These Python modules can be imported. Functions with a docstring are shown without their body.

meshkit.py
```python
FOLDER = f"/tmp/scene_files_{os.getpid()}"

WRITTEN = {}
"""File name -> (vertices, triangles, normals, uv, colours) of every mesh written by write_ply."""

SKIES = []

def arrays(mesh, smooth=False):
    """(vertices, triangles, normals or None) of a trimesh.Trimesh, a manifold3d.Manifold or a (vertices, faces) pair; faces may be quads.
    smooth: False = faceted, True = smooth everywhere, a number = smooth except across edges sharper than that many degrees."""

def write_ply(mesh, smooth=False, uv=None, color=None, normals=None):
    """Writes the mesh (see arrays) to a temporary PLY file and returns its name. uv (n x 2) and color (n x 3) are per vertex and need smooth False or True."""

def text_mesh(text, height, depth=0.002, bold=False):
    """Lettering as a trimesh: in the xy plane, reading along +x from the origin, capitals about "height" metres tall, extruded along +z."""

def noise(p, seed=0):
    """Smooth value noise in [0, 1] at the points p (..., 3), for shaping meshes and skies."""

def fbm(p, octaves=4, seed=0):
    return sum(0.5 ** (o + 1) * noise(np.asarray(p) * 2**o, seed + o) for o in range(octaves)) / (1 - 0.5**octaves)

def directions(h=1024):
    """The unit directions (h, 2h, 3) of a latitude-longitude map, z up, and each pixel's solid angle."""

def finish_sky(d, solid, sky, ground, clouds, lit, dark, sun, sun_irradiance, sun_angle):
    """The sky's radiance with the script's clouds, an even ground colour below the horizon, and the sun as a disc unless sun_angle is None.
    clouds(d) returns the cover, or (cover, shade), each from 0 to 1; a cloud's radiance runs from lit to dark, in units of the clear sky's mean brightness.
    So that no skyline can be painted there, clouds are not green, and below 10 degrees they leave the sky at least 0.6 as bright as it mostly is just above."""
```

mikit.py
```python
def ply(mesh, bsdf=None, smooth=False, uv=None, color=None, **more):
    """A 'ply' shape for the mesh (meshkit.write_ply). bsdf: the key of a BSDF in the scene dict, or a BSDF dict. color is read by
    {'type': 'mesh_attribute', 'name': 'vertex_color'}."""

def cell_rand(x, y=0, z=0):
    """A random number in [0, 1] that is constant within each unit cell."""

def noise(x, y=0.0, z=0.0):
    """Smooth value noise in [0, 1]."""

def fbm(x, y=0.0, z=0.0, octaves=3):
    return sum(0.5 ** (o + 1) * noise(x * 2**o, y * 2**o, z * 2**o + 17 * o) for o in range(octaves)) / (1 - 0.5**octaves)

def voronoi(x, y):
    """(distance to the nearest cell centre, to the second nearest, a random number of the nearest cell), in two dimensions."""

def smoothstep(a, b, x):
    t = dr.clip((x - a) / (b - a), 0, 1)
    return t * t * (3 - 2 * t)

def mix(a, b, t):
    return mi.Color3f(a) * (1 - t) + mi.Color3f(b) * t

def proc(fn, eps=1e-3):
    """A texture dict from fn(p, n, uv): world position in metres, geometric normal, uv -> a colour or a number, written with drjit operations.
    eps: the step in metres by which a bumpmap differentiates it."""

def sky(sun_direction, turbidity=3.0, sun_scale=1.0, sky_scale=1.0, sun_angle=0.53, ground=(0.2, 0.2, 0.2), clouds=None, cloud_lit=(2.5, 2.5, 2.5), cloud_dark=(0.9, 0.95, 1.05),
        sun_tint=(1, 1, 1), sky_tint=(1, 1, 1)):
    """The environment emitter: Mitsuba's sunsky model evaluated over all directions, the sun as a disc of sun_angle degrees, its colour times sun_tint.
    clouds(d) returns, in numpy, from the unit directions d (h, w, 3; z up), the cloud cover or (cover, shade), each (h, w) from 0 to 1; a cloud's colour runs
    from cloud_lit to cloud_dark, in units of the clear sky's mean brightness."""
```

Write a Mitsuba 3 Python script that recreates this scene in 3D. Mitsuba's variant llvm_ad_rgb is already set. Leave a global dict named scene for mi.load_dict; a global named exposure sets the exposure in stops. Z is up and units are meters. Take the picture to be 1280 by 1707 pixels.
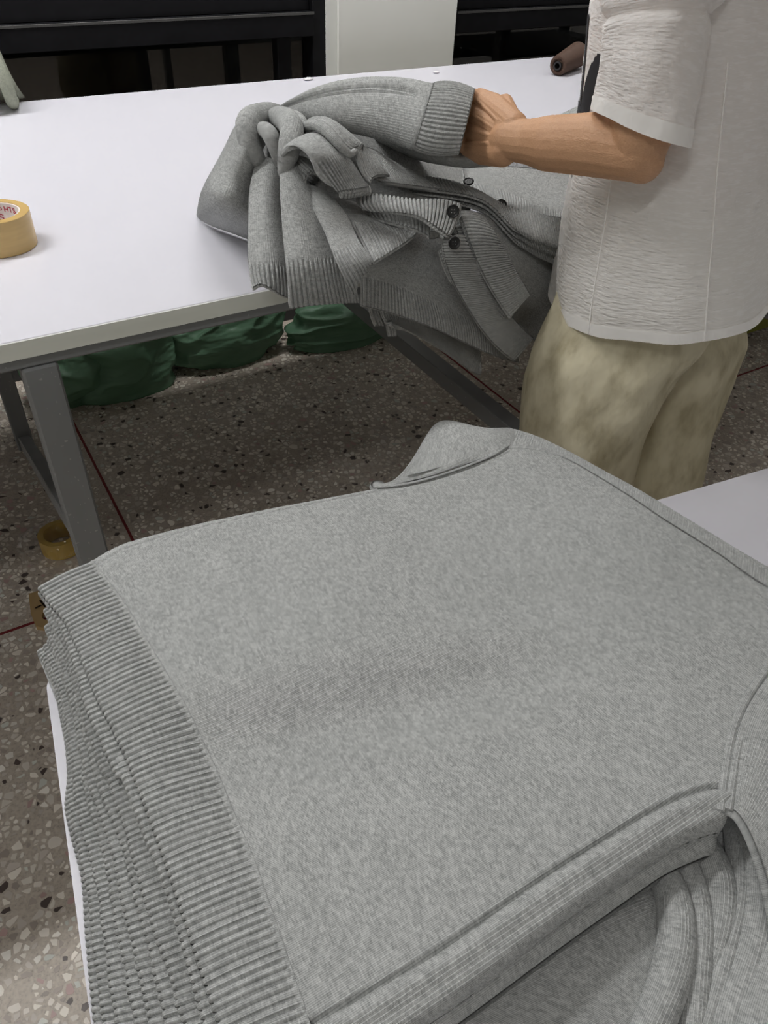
import math, random
import numpy as np, trimesh, manifold3d
import drjit as dr
import mitsuba as mi
import mikit, meshkit
from scipy.interpolate import CubicSpline, PchipInterpolator
from scipy.spatial import Voronoi
random.seed(7); rng = np.random.default_rng(7)
T = mi.ScalarTransform4f
scene, labels = {}, {}

# ---------------------------------------------------------------- camera, light, exposure
F = 1282.0; CAMH = 1.35
PITCH, ROLL, YAW = math.radians(40.5), math.radians(2.86), math.radians(32.6)
_fh = np.array([math.sin(YAW), math.cos(YAW), 0.0]); _up = np.array([0, 0, 1.0])
FW = _fh * math.cos(PITCH) - _up * math.sin(PITCH)
_r = np.cross(FW, _up); _r /= np.linalg.norm(_r); _u = np.cross(_r, FW)
RT = _r * math.cos(ROLL) + _u * math.sin(ROLL); UP = np.cross(RT, FW)
CAM = np.array([0, 0, CAMH])
scene['camera'] = {'type': 'perspective', 'fov': math.degrees(2 * math.atan(640 / F)), 'fov_axis': 'x', 'near_clip': 0.02, 'far_clip': 50.0,
                   'to_world': T().look_at(origin=CAM.tolist(), target=(CAM + FW).tolist(), up=UP.tolist())}
exposure = 0.64
# ceiling tube lamps: (x, y, half length x, half length y, radiance)
LAMPS = [(-0.75, 1.6, 0.60, 0.08, 36.0), (0.95, 2.0, 0.60, 0.08, 25.0), (2.6, 1.2, 0.08, 0.60, 8.0), (-1.25, -0.6, 0.60, 0.08, 19.0), (0.9, -1.5, 0.60, 0.08, 3.0)]
LAMP_COLOUR = (1.0, 0.99, 0.97)
CEIL = 2.95

# ---------------------------------------------------------------- helpers
def ray(x, y): return FW + RT * (x - 640) / F - UP * (y - 853.5) / F
def P(x, y, z):                       # the point of height z seen at a place of the photograph
    d = ray(x, y); return CAM + d * (z - CAMH) / d[2]
def D(x, y, d): return CAM + ray(x, y) * d
def onY(x, y, Y): d = ray(x, y); return CAM + d * Y / d[1]

def ent(key, mesh, bsdf, smooth=False, label=None, category=None, group=None, kind=None, **k):
    base, n = key, 0
    while key in scene: n += 1; key = f'{base}_{n:03d}'
    scene[key] = mikit.ply(mesh, bsdf, smooth, **k)
    tag(key, label, category, group, kind)
    return key
def tag(key, label=None, category=None, group=None, kind=None):
    d = {k: v for k, v in dict(label=label, category=category, group=group, kind=kind).items() if v}
    if d: labels[key] = {**labels.get(key, {}), **d}

def cham_box(x0, x1, y0, y1, z0, z1, c=0.002):
    p = []
    for x in (x0, x1):
        for y in (y0, y1):
            for z in (z0, z1):
                sx = c if x == x0 else -c; sy = c if y == y0 else -c; sz = c if z == z0 else -c
                p += [(x, y + sy, z + sz), (x + sx, y, z + sz), (x + sx, y + sy, z)]
    return trimesh.convex.convex_hull(np.array(p))
def box(x0, x1, y0, y1, z0, z1): 
    return trimesh.creation.box(bounds=[[x0, y0, z0], [x1, y1, z1]])
def cat(*m): return trimesh.util.concatenate(list(m))
def bar(a, b, w, h, c=0.002, upv=(0, 0, 1)):     # chamfered bar from a to b
    a, b = np.array(a, float), np.array(b, float); L = np.linalg.norm(b - a); x = (b - a) / L
    y = np.cross(upv, x); y /= np.linalg.norm(y); z = np.cross(x, y)
    m = cham_box(0, L, -w / 2, w / 2, -h / 2, h / 2, c)
    M = np.eye(4); M[:3, 0], M[:3, 1], M[:3, 2], M[:3, 3] = x, y, z, a
    m.apply_transform(M); return m
def lathe(profile, n=48):
    return trimesh.creation.revolve(np.array(profile, float), sections=n)

def lerp_curve(pts, n, kind='pchip'):
    pts = np.asarray(pts, float); s = np.r_[0, np.cumsum(np.linalg.norm(np.diff(pts, axis=0), axis=1))]
    t = np.linspace(0, s[-1], n)
    f = PchipInterpolator(s, pts) if kind == 'pchip' else CubicSpline(s, pts)
    return f(t)
def resample_u(pts, knots, n):           # pts at given parameters in 0..1
    return PchipInterpolator(np.asarray(knots, float), np.asarray(pts, float))(np.linspace(0, 1, n))
def surf(ctrl, nu, nv, ku=None, kv=None):
    """smooth surface through a grid of control points [rows][cols]; rows run along u, columns along v"""
    c = np.asarray(ctrl, float)
    ku = np.linspace(0, 1, c.shape[0]) if ku is None else np.asarray(ku, float); kv = np.linspace(0, 1, c.shape[1]) if kv is None else np.asarray(kv, float)
    a = (CubicSpline(ku, c, axis=0) if len(ku) > 2 else (lambda t: c[0] + (c[1] - c[0]) * t[:, None, None]))(np.linspace(0, 1, nu))
    if len(kv) > 2: return CubicSpline(kv, a, axis=1)(np.linspace(0, 1, nv))
    t = np.linspace(0, 1, nv)[None, :, None]; return a[:, :1] * (1 - t) + a[:, 1:] * t
def grid_normals(g):
    du, dv = np.gradient(g, axis=0), np.gradient(g, axis=1)
    n = np.cross(du, dv); return n / np.maximum(np.linalg.norm(n, axis=-1, keepdims=True), 1e-12)
def grid_faces(nu, nv, off=0, flip=False):
    i, j = np.meshgrid(np.arange(nu - 1), np.arange(nv - 1), indexing='ij'); a = i * nv + j + off
    f = np.stack([a, a + nv, a + nv + 1, a + 1], -1).reshape(-1, 4)
    f = f[:, ::-1] if flip else f
    return np.vstack([f[:, [0, 1, 2]], f[:, [0, 2, 3]]])
def arc_uv(g):
    """metres along the two directions of a grid"""
    nu, nv = g.shape[:2]
    u = np.r_[0, np.cumsum(np.linalg.norm(np.diff(g, axis=0), axis=-1).mean(1))]; v = np.r_[0, np.cumsum(np.linalg.norm(np.diff(g, axis=1), axis=-1).mean(0))]
    U, V = np.meshgrid(u, v, indexing='ij'); return np.stack([U, V], -1)
def towards_camera(g):
    n = grid_normals(g); c = g.reshape(-1, 3).mean(0); return (n.reshape(-1, 3) * (CAM - g.reshape(-1, 3))).sum() > 0
def rib_height(x):                       # one rib per unit: round top, narrow valley
    r = np.abs(2 * (x - np.floor(x)) - 1); t = np.clip((r - 0.42) / 0.54, 0, 1)
    return (1 - t * t * (3 - 2 * t)) * (1 - 0.12 * r * r)

def shell(g, th=0.004, disp=None, uv=None):
    """closed cloth sheet: grid g displaced along its normals, with a back side and rounded edges. returns (mesh, uv)"""
    n = grid_normals(g); uv = arc_uv(g) if uv is None else uv
    top = g + n * (disp[..., None] if disp is not None else 0)
    nu, nv = g.shape[:2]
    back = g - n * (th + (disp[..., None] if disp is not None and np.ndim(disp) else 0))
    f1 = grid_faces(nu, nv)
    loop = np.r_[np.arange(nv), np.arange(1, nu) * nv + nv - 1, (nu - 1) * nv + np.arange(nv - 2, -1, -1), np.arange(nu - 2, 0, -1) * nv]
    # outward direction along the border
    du, dv = np.gradient(g, axis=0), np.gradient(g, axis=1)
    nd = lambda a: a / np.maximum(np.linalg.norm(a, axis=-1, keepdims=True), 1e-12)
    o = np.zeros_like(g); du, dv = nd(du), nd(dv)
    o[0] -= du[0]; o[-1] += du[-1]; o[:, 0] -= dv[:, 0]; o[:, -1] += dv[:, -1]
    gm = (top + back) / 2
    mid = [top + (back - top) * 0.22 + nd(o) * th * 0.36, gm + nd(o) * th * 0.5, top + (back - top) * 0.78 + nd(o) * th * 0.36]
    V = [top.reshape(-1, 3)] + [m.reshape(-1, 3)[loop] for m in mid] + [back.reshape(-1, 3)]
    N, L = nu * nv, len(loop); offs = [0, N, N + L, N + 2 * L, N + 3 * L]
    rings = [loop] + [offs[k] + np.arange(L) for k in (1, 2, 3)] + [offs[4] + loop]
    fs = [f1, grid_faces(nu, nv, offs[4], True)]
    for a, b in zip(rings[:-1], rings[1:]):
        a2, b2 = np.roll(a, -1), np.roll(b, -1)
        fs += [np.stack([a, a2, b2], -1)[:, ::-1], np.stack([a, b2, b], -1)[:, ::-1]]
    fu = uv.reshape(-1, 2); UV = np.vstack([fu] + [fu[loop]] * 3 + [fu])
    f = np.vstack(fs)
    # f1 was built with a, a+nv ... : its normal is du x dv, as n
    return trimesh.Trimesh(np.vstack(V), f, process=False), UV

def ref_bsdf(k): return k
# ---------------------------------------------------------------- materials
N, FB, SS, MX = mikit.noise, mikit.fbm, mikit.smoothstep, mikit.mix
def frac(x): return x - dr.floor(x)
def tri(x): return dr.abs(frac(x) - 0.5) * 2.0
WALE, COURSE = 0.0029, 0.0024
def knit_col(dark, light, fl=1.0):
    def fn(p, n, uv):
        u, v = uv.x, uv.y
        h = FB(u * 170, v * 640, 0.0, 3)                    # heather: yarn runs across the wales
        h2 = N(u * 500, v * 1100, 3.0)
        sp = N(u / WALE, v / COURSE, 7.0)
        big = N(u * 26, v * 40, 5.0)
        a = frac(u / WALE); leg = dr.abs(a - 0.5); c = frac(v / COURSE + 1.1 * leg)
        st = dr.sin(2 * dr.pi * leg) * (0.45 + 0.55 * dr.sqrt(dr.maximum(1 - dr.square(c * 2 - 1), 0)))      # light loops of yarn, dark between the wales
        t = dr.clip(0.44 + (h - 0.5) * 0.42 * fl + (h2 - 0.5) * 0.40 * fl + (sp - 0.5) * 0.42 + (st - 0.45) * 0.62 + (big - 0.5) * 0.08, 0, 1)
        return MX(dark, light, t)
    return fn
def knit_bump(p, n, uv):
    u, v = uv.x / WALE, uv.y / COURSE
    a = frac(u); leg = dr.abs(a - 0.5)
    c = frac(v + 1.1 * leg)
    yarn = dr.sqrt(dr.maximum(1 - dr.square(c * 2 - 1), 0)) * (0.55 + 0.45 * dr.sin(2 * dr.pi * (leg * 2)))
    return (yarn * 0.9 + (N(uv.x * 2500, uv.y * 2500) - 0.5) * 0.5) * 0.0006
def mat(key, base, rough=0.6, bump=None, scale=1.0, two=True, **k):
    b = {'type': 'principled', 'base_color': base if isinstance(base, dict) else {'type': 'rgb', 'value': list(base)}, 'roughness': rough, **k}
    if bump is not None: b = {'type': 'bumpmap', 'arbitrary': bump, 'scale': scale, 'bsdf': b}
    if two: b = {'type': 'twosided', 'bsdf': b}
    scene[key] = b; return key
def dif(key, base, bump=None, scale=1.0):
    b = {'type': 'diffuse', 'reflectance': base if isinstance(base, dict) else {'type': 'rgb', 'value': list(base)}}
    if bump is not None: b = {'type': 'bumpmap', 'arbitrary': bump, 'scale': scale, 'bsdf': b}
    scene[key] = {'type': 'twosided', 'bsdf': b}; return key
pr = mikit.proc
dif('knit', pr(knit_col((0.255, 0.265, 0.262), (0.565, 0.575, 0.567))), pr(knit_bump, eps=2e-4))
dif('knit_shade', pr(knit_col((0.17, 0.18, 0.182), (0.40, 0.41, 0.41))), pr(knit_bump, eps=2e-4))
dif('yarn_rim', (0.26, 0.27, 0.275))
mat('laminate', pr(lambda p, n, uv: MX((0.61, 0.605, 0.665), (0.655, 0.65, 0.70), FB(p.x * 3, p.y * 3, p.z * 3))), 0.38, specular=0.35)
mat('edge_band', pr(lambda p, n, uv: MX((0.66, 0.68, 0.62), (0.76, 0.775, 0.715), FB(p.x * 9, p.y * 60, p.z * 60))), 0.5)
def steel_fn(p, n, uv):
    a = FB(p.x * 14, p.y * 14, p.z * 5); s = SS(0.86, 0.93, N(p.x * 300, p.y * 300, p.z * 160))
    return MX(MX((0.20, 0.21, 0.215), (0.28, 0.29, 0.295), a), (0.42, 0.42, 0.41), s * 0.7)
mat('steel', pr(steel_fn), 0.45, metallic=0.25)
dif('wall_white', pr(lambda p, n, uv: MX((0.84, 0.845, 0.79), (0.88, 0.885, 0.835), FB(p.x * 4, p.y * 4, p.z * 4))))
mat('wall_low', (0.03, 0.03, 0.032), 0.5)
dif('wall_side', (0.62, 0.62, 0.60)); dif('ceiling_white', (0.75, 0.75, 0.74)); dif('outside_dark', (0.01, 0.01, 0.012))
mat('frame_black', pr(lambda p, n, uv: MX((0.004, 0.004, 0.005), (0.008, 0.008, 0.010), FB(p.x * 30, p.y * 30, p.z * 30))), 0.5, specular=0.2)
mat('frame_edge', (0.06, 0.06, 0.057), 0.4)
scene['pane_glass'] = {'type': 'thindielectric', 'int_ior': 1.5}
def floor_fn(p, n, uv):
    a = FB(p.x * 2.2, p.y * 2.2, 0, 3); b = N(p.x * 260, p.y * 260); c = N(p.x * 600, p.y * 600)
    return MX(MX((0.42, 0.36, 0.298), (0.56, 0.495, 0.42), a), MX((0.06, 0.045, 0.04), (0.52, 0.48, 0.43), b), 0.20 + 0.25 * SS(0.55, 0.8, c))
mat('terrazzo', pr(floor_fn), 0.42, specular=0.4)
def chip_fn(p, n, uv):
    return mi.Color3f(1.0)
scene['chips'] = {'type': 'twosided', 'bsdf': {'type': 'principled', 'base_color': {'type': 'mesh_attribute', 'name': 'vertex_color'}, 'roughness': 0.4, 'specular': 0.4}}
mat('red_strip', (0.16, 0.018, 0.02), 0.5)
scene['lamp_body'] = {'type': 'twosided', 'bsdf': {'type': 'diffuse', 'reflectance': {'type': 'rgb', 'value': [0.8, 0.8, 0.8]}}}

# ---------------------------------------------------------------- the room
X0, X1, Y0, Y1 = -2.6, 4.2, -2.6, 2.46
WT = 0.1
ent('floor', box(X0, X1, Y0, Y1 + 0.35, -0.05, 0.0), 'terrazzo', kind='structure', label='speckled grey brown terrazzo floor')
ent('ceiling', box(X0, X1, Y0, Y1 + 0.1, CEIL, CEIL + 0.05), 'ceiling_white', kind='structure')
ent('wall_left', box(X0 - WT, X0, Y0, Y1 + 0.35, 0, CEIL), 'wall_side', kind='structure')
ent('wall_right', box(X1, X1 + WT, Y0, Y1 + 0.35, 0, CEIL), 'wall_side', kind='structure')
ent('wall_front', box(X0, X1, Y0 - WT, Y0, 0, CEIL), 'wall_side', kind='structure')
PF = 2.36                                  # front of the white pillar
pl_, pr_ = onY(563, 60, PF)[0], onY(759, 60, PF)[0]
ent('wall_back', cat(box(X0, X1, Y1, Y1 + WT, 0, 0.62), box(X0, X1, Y1, Y1 + WT, 2.3, CEIL)), 'wall_low', kind='structure', label='dark low wall under the black windows')
ent('wall_pillar', cham_box(pl_, pr_, PF, Y1 + WT, 0, CEIL, 0.004), 'wall_white', kind='structure', label='white pillar between the two black windows')
ent('wall_outside', box(X0, X1, Y1 + 1.6, Y1 + 1.65, 0, CEIL), 'outside_dark', kind='structure')
def window(n, xa, xb, lab):
    y = Y1; zr = onY(300, 27, y)[2] if n == 1 else onY(860, 12, y)[2]
    k = f'window_{n}'
    tag(k, lab, kind='structure')
    fr = cat(cham_box(xa, xa + 0.05, y - 0.02, y + 0.05, 0.62, 2.3), cham_box(xb - 0.05, xb, y - 0.02, y + 0.05, 0.62, 2.3), cham_box(xa + .05, xb - .05, y - 0.02, y + 0.05, 0.62, 0.68), cham_box(xa + .05, xb - .05, y - 0.02, y + 0.05, 2.24, 2.3))
    scene[k + '__frame'] = mikit.ply(fr, 'frame_black')
    scene[k + '__rail'] = mikit.ply(cham_box(xa + .05, xb - .05, y - 0.03, y + 0.04, zr - 0.062, zr), 'frame_black')
    scene[k + '__rail_trim'] = mikit.ply(cham_box(xa + .05, xb - .05, y - 0.034, y - 0.03, zr - 0.006, zr + 0.001, 0.0005), 'frame_edge')
    labels[k + '__rail_trim'] = {'label': 'thin pale edge along the rail'}
    m = (xa + xb) / 2
    scene[k + '__mullion'] = mikit.ply(cham_box(xb - 0.16, xb - 0.115, y + 0.0, y + 0.045, 0.68, zr - 0.062), 'frame_black')
    scene[k + '__panel'] = mikit.ply(cham_box(xa + .05, xb - .05, y + 0.0, y + 0.03, zr, 2.24), 'frame_black')
    scene[k + '__pane'] = mikit.ply(trimesh.Trimesh([[xa + .05, y + .02, .68], [xb - .05, y + .02, .68], [xb - .05, y + .02, zr - .062], [xa + .05, y + .02, zr - .062]], [[0, 1, 2], [0, 2, 3]]), 'pane_glass')
xe = onY(541, 80, Y1)[0]
window(1, xe - 2.4, xe, 'wide black framed window with dark glass left of the white pillar')
window(2, pr_ + 0.0, pr_ + 2.0, 'black framed window with dark glass right of the white pillar')
for i, (x, y, hx, hy, L) in enumerate(LAMPS):
    k = 'ceiling_light' + (f'_{i:03d}' if i else '')
    scene[k + '__housing'] = mikit.ply(cham_box(x - hx - .02, x + hx + .02, y - hy - .02, y + hy + .02, CEIL - 0.05, CEIL - 0.001, 0.004), 'lamp_body')
    q = trimesh.Trimesh([[x - hx, y - hy, CEIL - .052], [x - hx, y + hy, CEIL - .052], [x + hx, y + hy, CEIL - .052], [x + hx, y - hy, CEIL - .052]], [[0, 1, 2], [0, 2, 3]])
    scene[k + '__diffuser'] = mikit.ply(q, 'lamp_body', emitter={'type': 'area', 'radiance': {'type': 'rgb', 'value': [L * c for c in LAMP_COLOUR]}})
    tag(k, 'long white ceiling light panel ' + ['over the left end of the white table', 'over the back edge of the white table', 'near the right wall', 'behind the viewer to the left', 'near the front wall'][i], 'ceiling light', 'ceiling light panels')

# terrazzo chips: stones of the floor, the largest in the picture one by one
def chips():
    A = (-0.75, 2.95, 0.10, 2.44)
    s = 0.0135
    n = int((A[1] - A[0]) * (A[3] - A[2]) / s ** 2)
    pts = np.c_[rng.uniform(A[0], A[1], n), rng.uniform(A[2], A[3], n)]
    vor = Voronoi(pts)
    cols = np.array([(0.60, 0.56, 0.50), (0.53, 0.49, 0.44), (0.43, 0.39, 0.35), (0.29, 0.25, 0.22), (0.64, 0.61, 0.56), (0.065, 0.05, 0.045), (0.36, 0.25, 0.235), (0.46, 0.47, 0.43)])
    pick = rng.choice(len(cols), n, p=[.22, .19, .17, .14, .12, .06, .04, .06])
    keep = rng.random(n) < 0.74
    out = []
    for i in range(n):
        if not keep[i]: continue
        r = vor.regions[vor.point_region[i]]
        if -1 in r or len(r) < 3: continue
        v = vor.vertices[r]; c = v.mean(0); rad = np.linalg.norm(v - c, axis=1)
        if rad.max() > 0.028: continue
        w = rad.mean()
        if w < 0.0035: continue
        k = max(0.40, 1 - 0.0018 / w) * rng.uniform(0.55, 0.98)
        v = c + (v - c) * k
        if v[:, 0].min() < A[0] or abs(v[:, 0] - 0.231).min() < 0.006 or abs(v[:, 0] - 1.49).min() < .006 or abs(v[:, 1] - 1.376).min() < .006: continue
        q = np.c_[v, np.zeros(len(v))] - CAM; zc = q @ FW
        px = 640 + F * (q @ RT) / zc; py = 853.5 - F * (q @ UP) / zc
        inside = 0 < px.mean() < 1280 and 0 < py.mean() < 1707
        size = (px.max() - px.min()) * (py.max() - py.min())
        free = inside and (px.mean() < 60 + (py.mean() - 1100) * 0.12 and py.mean() > 1000 or px.mean() < 95 and 640 < py.mean() < 1000)
        out.append((size if free else 0, v, cols[pick[i]] * rng.uniform(1.1, 1.45)))
    out.sort(key=lambda x: -x[0])
    def prism(v, h0, h1, bev):
        c = v.mean(0); m = len(v); a = np.c_[c + (v - c) * (1 + bev), np.full(m, h0)]; b = np.c_[v, np.full(m, h1)]
        if np.cross(v[1] - v[0], v[2] - v[1]) < 0: a, b = a[::-1], b[::-1]
        V = np.vstack([b, a]); f = [[0, i, i + 1] for i in range(1, m - 1)]
        for i in range(m): j = (i + 1) % m; f += [[m + i, m + j, j], [m + i, j, i]]
        return V, f
    V, Fc, C, o = [], [], [], 0
    for i, (sz, v, c) in enumerate(out):
        vv, ff = prism(v, -0.001, 0.0006, 0.05)
        if i < 300:
            key = 'floor__stone_chip' + (f'_{i:03d}' if i else '')
            scene[key] = mikit.ply(trimesh.Trimesh(vv, ff, process=False), 'chips', color=np.tile(c, (len(vv), 1)))
        else:
            V.append(vv); Fc.append(np.array(ff) + o); C.append(np.tile(c, (len(vv), 1))); o += len(vv)
    scene['floor__stone_chips'] = mikit.ply(trimesh.Trimesh(np.vstack(V), np.vstack(Fc), process=False), 'chips', color=np.vstack(C))
    labels['floor__stone_chips'] = {'kind': 'stuff', 'label': 'small stone chips set in the terrazzo'}
chips()
ent('floor__divider_strip', box(0.2275, 0.2345, Y0, 2.44, -0.001, 0.0007), 'red_strip', label='thin dark red divider strip')
ent('floor__divider_strip', box(1.4865, 1.4935, Y0, 2.44, -0.001, 0.0007), 'red_strip', label='thin dark red divider strip')
ent('floor__divider_strip', box(X0, X1, 1.3725, 1.3795, -0.001, 0.0008), 'red_strip', label='thin dark red divider strip')

# ---------------------------------------------------------------- far cutting table
TZ, TY0, TY1 = 0.88, 0.952, 2.13
TX0, TX1 = -1.15, 3.0
k = 'cutting_table'
tag(k, 'long white cutting table with grey steel legs under the heaped sweaters', 'table')
scene[k + '__tabletop'] = mikit.ply(cham_box(TX0, TX1, TY0 + 0.002, TY1, TZ - 0.024, TZ, 0.0015), 'laminate')
scene[k + '__edge_band'] = mikit.ply(cham_box(TX0, TX1, TY0, TY0 + 0.002, TZ - 0.0245, TZ - 0.0008, 0.0004), 'edge_band')
labels[k + '__edge_band'] = {'label': 'pale grey green edge band'}
for i, y in enumerate((TY0 + 0.03, TY1 - 0.05)):
    scene[k + '__rail' + (f'_{i:03d}' if i else '')] = mikit.ply(cham_box(TX0 + .03, TX1 - .03, y - 0.02, y + 0.02, TZ - 0.044, TZ - 0.0245, 0.003), "steel")
li = 0
for x in (0.082, 1.12, 2.3, -1.0):
    for y in (TY0 + 0.03, TY1 - 0.05):
        scene[k + '__leg' + (f'_{li:03d}' if li else '')] = mikit.ply(cham_box(x - .0225, x + .0225, y - .0225, y + .0225, 0.255 if x == 1.12 and y > 2 else 0, TZ - 0.044, 0.003), 'steel'); li += 1
ents = [bar((0.082, TY0 + 0.05, 0.50), (0.082, TY1 - 0.08, -0.0 + 0.03), 0.03, 0.04), bar((1.12, TY0 + 0.053, 0.275), (1.12, TY1 - 0.074, 0.275), 0.045, 0.045), bar((2.3, TY0 + 0.053, 0.275), (2.3, TY1 - 0.074, 0.275), 0.045, 0.045)]
for i, m in enumerate(ents): scene[k + '__stretcher' + (f'_{i:03d}' if i else '')] = mikit.ply(m, 'steel')

# ---------------------------------------------------------------- near table
NZ = 0.63; NA = math.radians(-7.0)
NC = P(75, 1128, NZ)
def near(x, y, z): return np.array([NC[0] + x * math.cos(NA) - y * math.sin(NA), NC[1] + x * math.sin(NA) + y * math.cos(NA), z])
def near_mesh(m):
    m = m.copy(); v = np.array(m.vertices); m.vertices = np.stack([near(*q) for q in v]); return m
from shapely.geometry import box as sbox
NL, NW = 1.9, 0.95
top = sbox(0.018, -NW + 0.018, NL - 0.018, -0.018).buffer(0.018, quad_segs=6)
tp = trimesh.creation.extrude_polygon(top, 0.022); tp.apply_translation([0, 0, NZ - 0.022])
k = 'packing_table'
tag(k, 'low white table under the neat stack of sweaters in the foreground', 'table')
scene[k + '__tabletop'] = mikit.ply(near_mesh(tp), 'laminate')
scene[k + '__apron'] = mikit.ply(near_mesh(cat(cham_box(.05, NL - .05, -.08, -.05, NZ - .062, NZ - .022), cham_box(.05, NL - .05, -NW + .05, -NW + .08, NZ - .062, NZ - .022), cham_box(.05, .08, -NW + .08, -.08, NZ - .062, NZ - .022), cham_box(NL - .08, NL - .05, -NW + .08, -.08, NZ - .062, NZ - .022))), 'steel')
for i, (x, y) in enumerate(((.07, -.07), (NL - .07, -.07), (.07, -NW + .07), (NL - .07, -NW + .07))):
    scene[k + '__leg' + (f'_{i:03d}' if i else '')] = mikit.ply(near_mesh(cham_box(x - .02, x + .02, y - .02, y + .02, 0, NZ - .062, .003)), 'steel')

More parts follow.
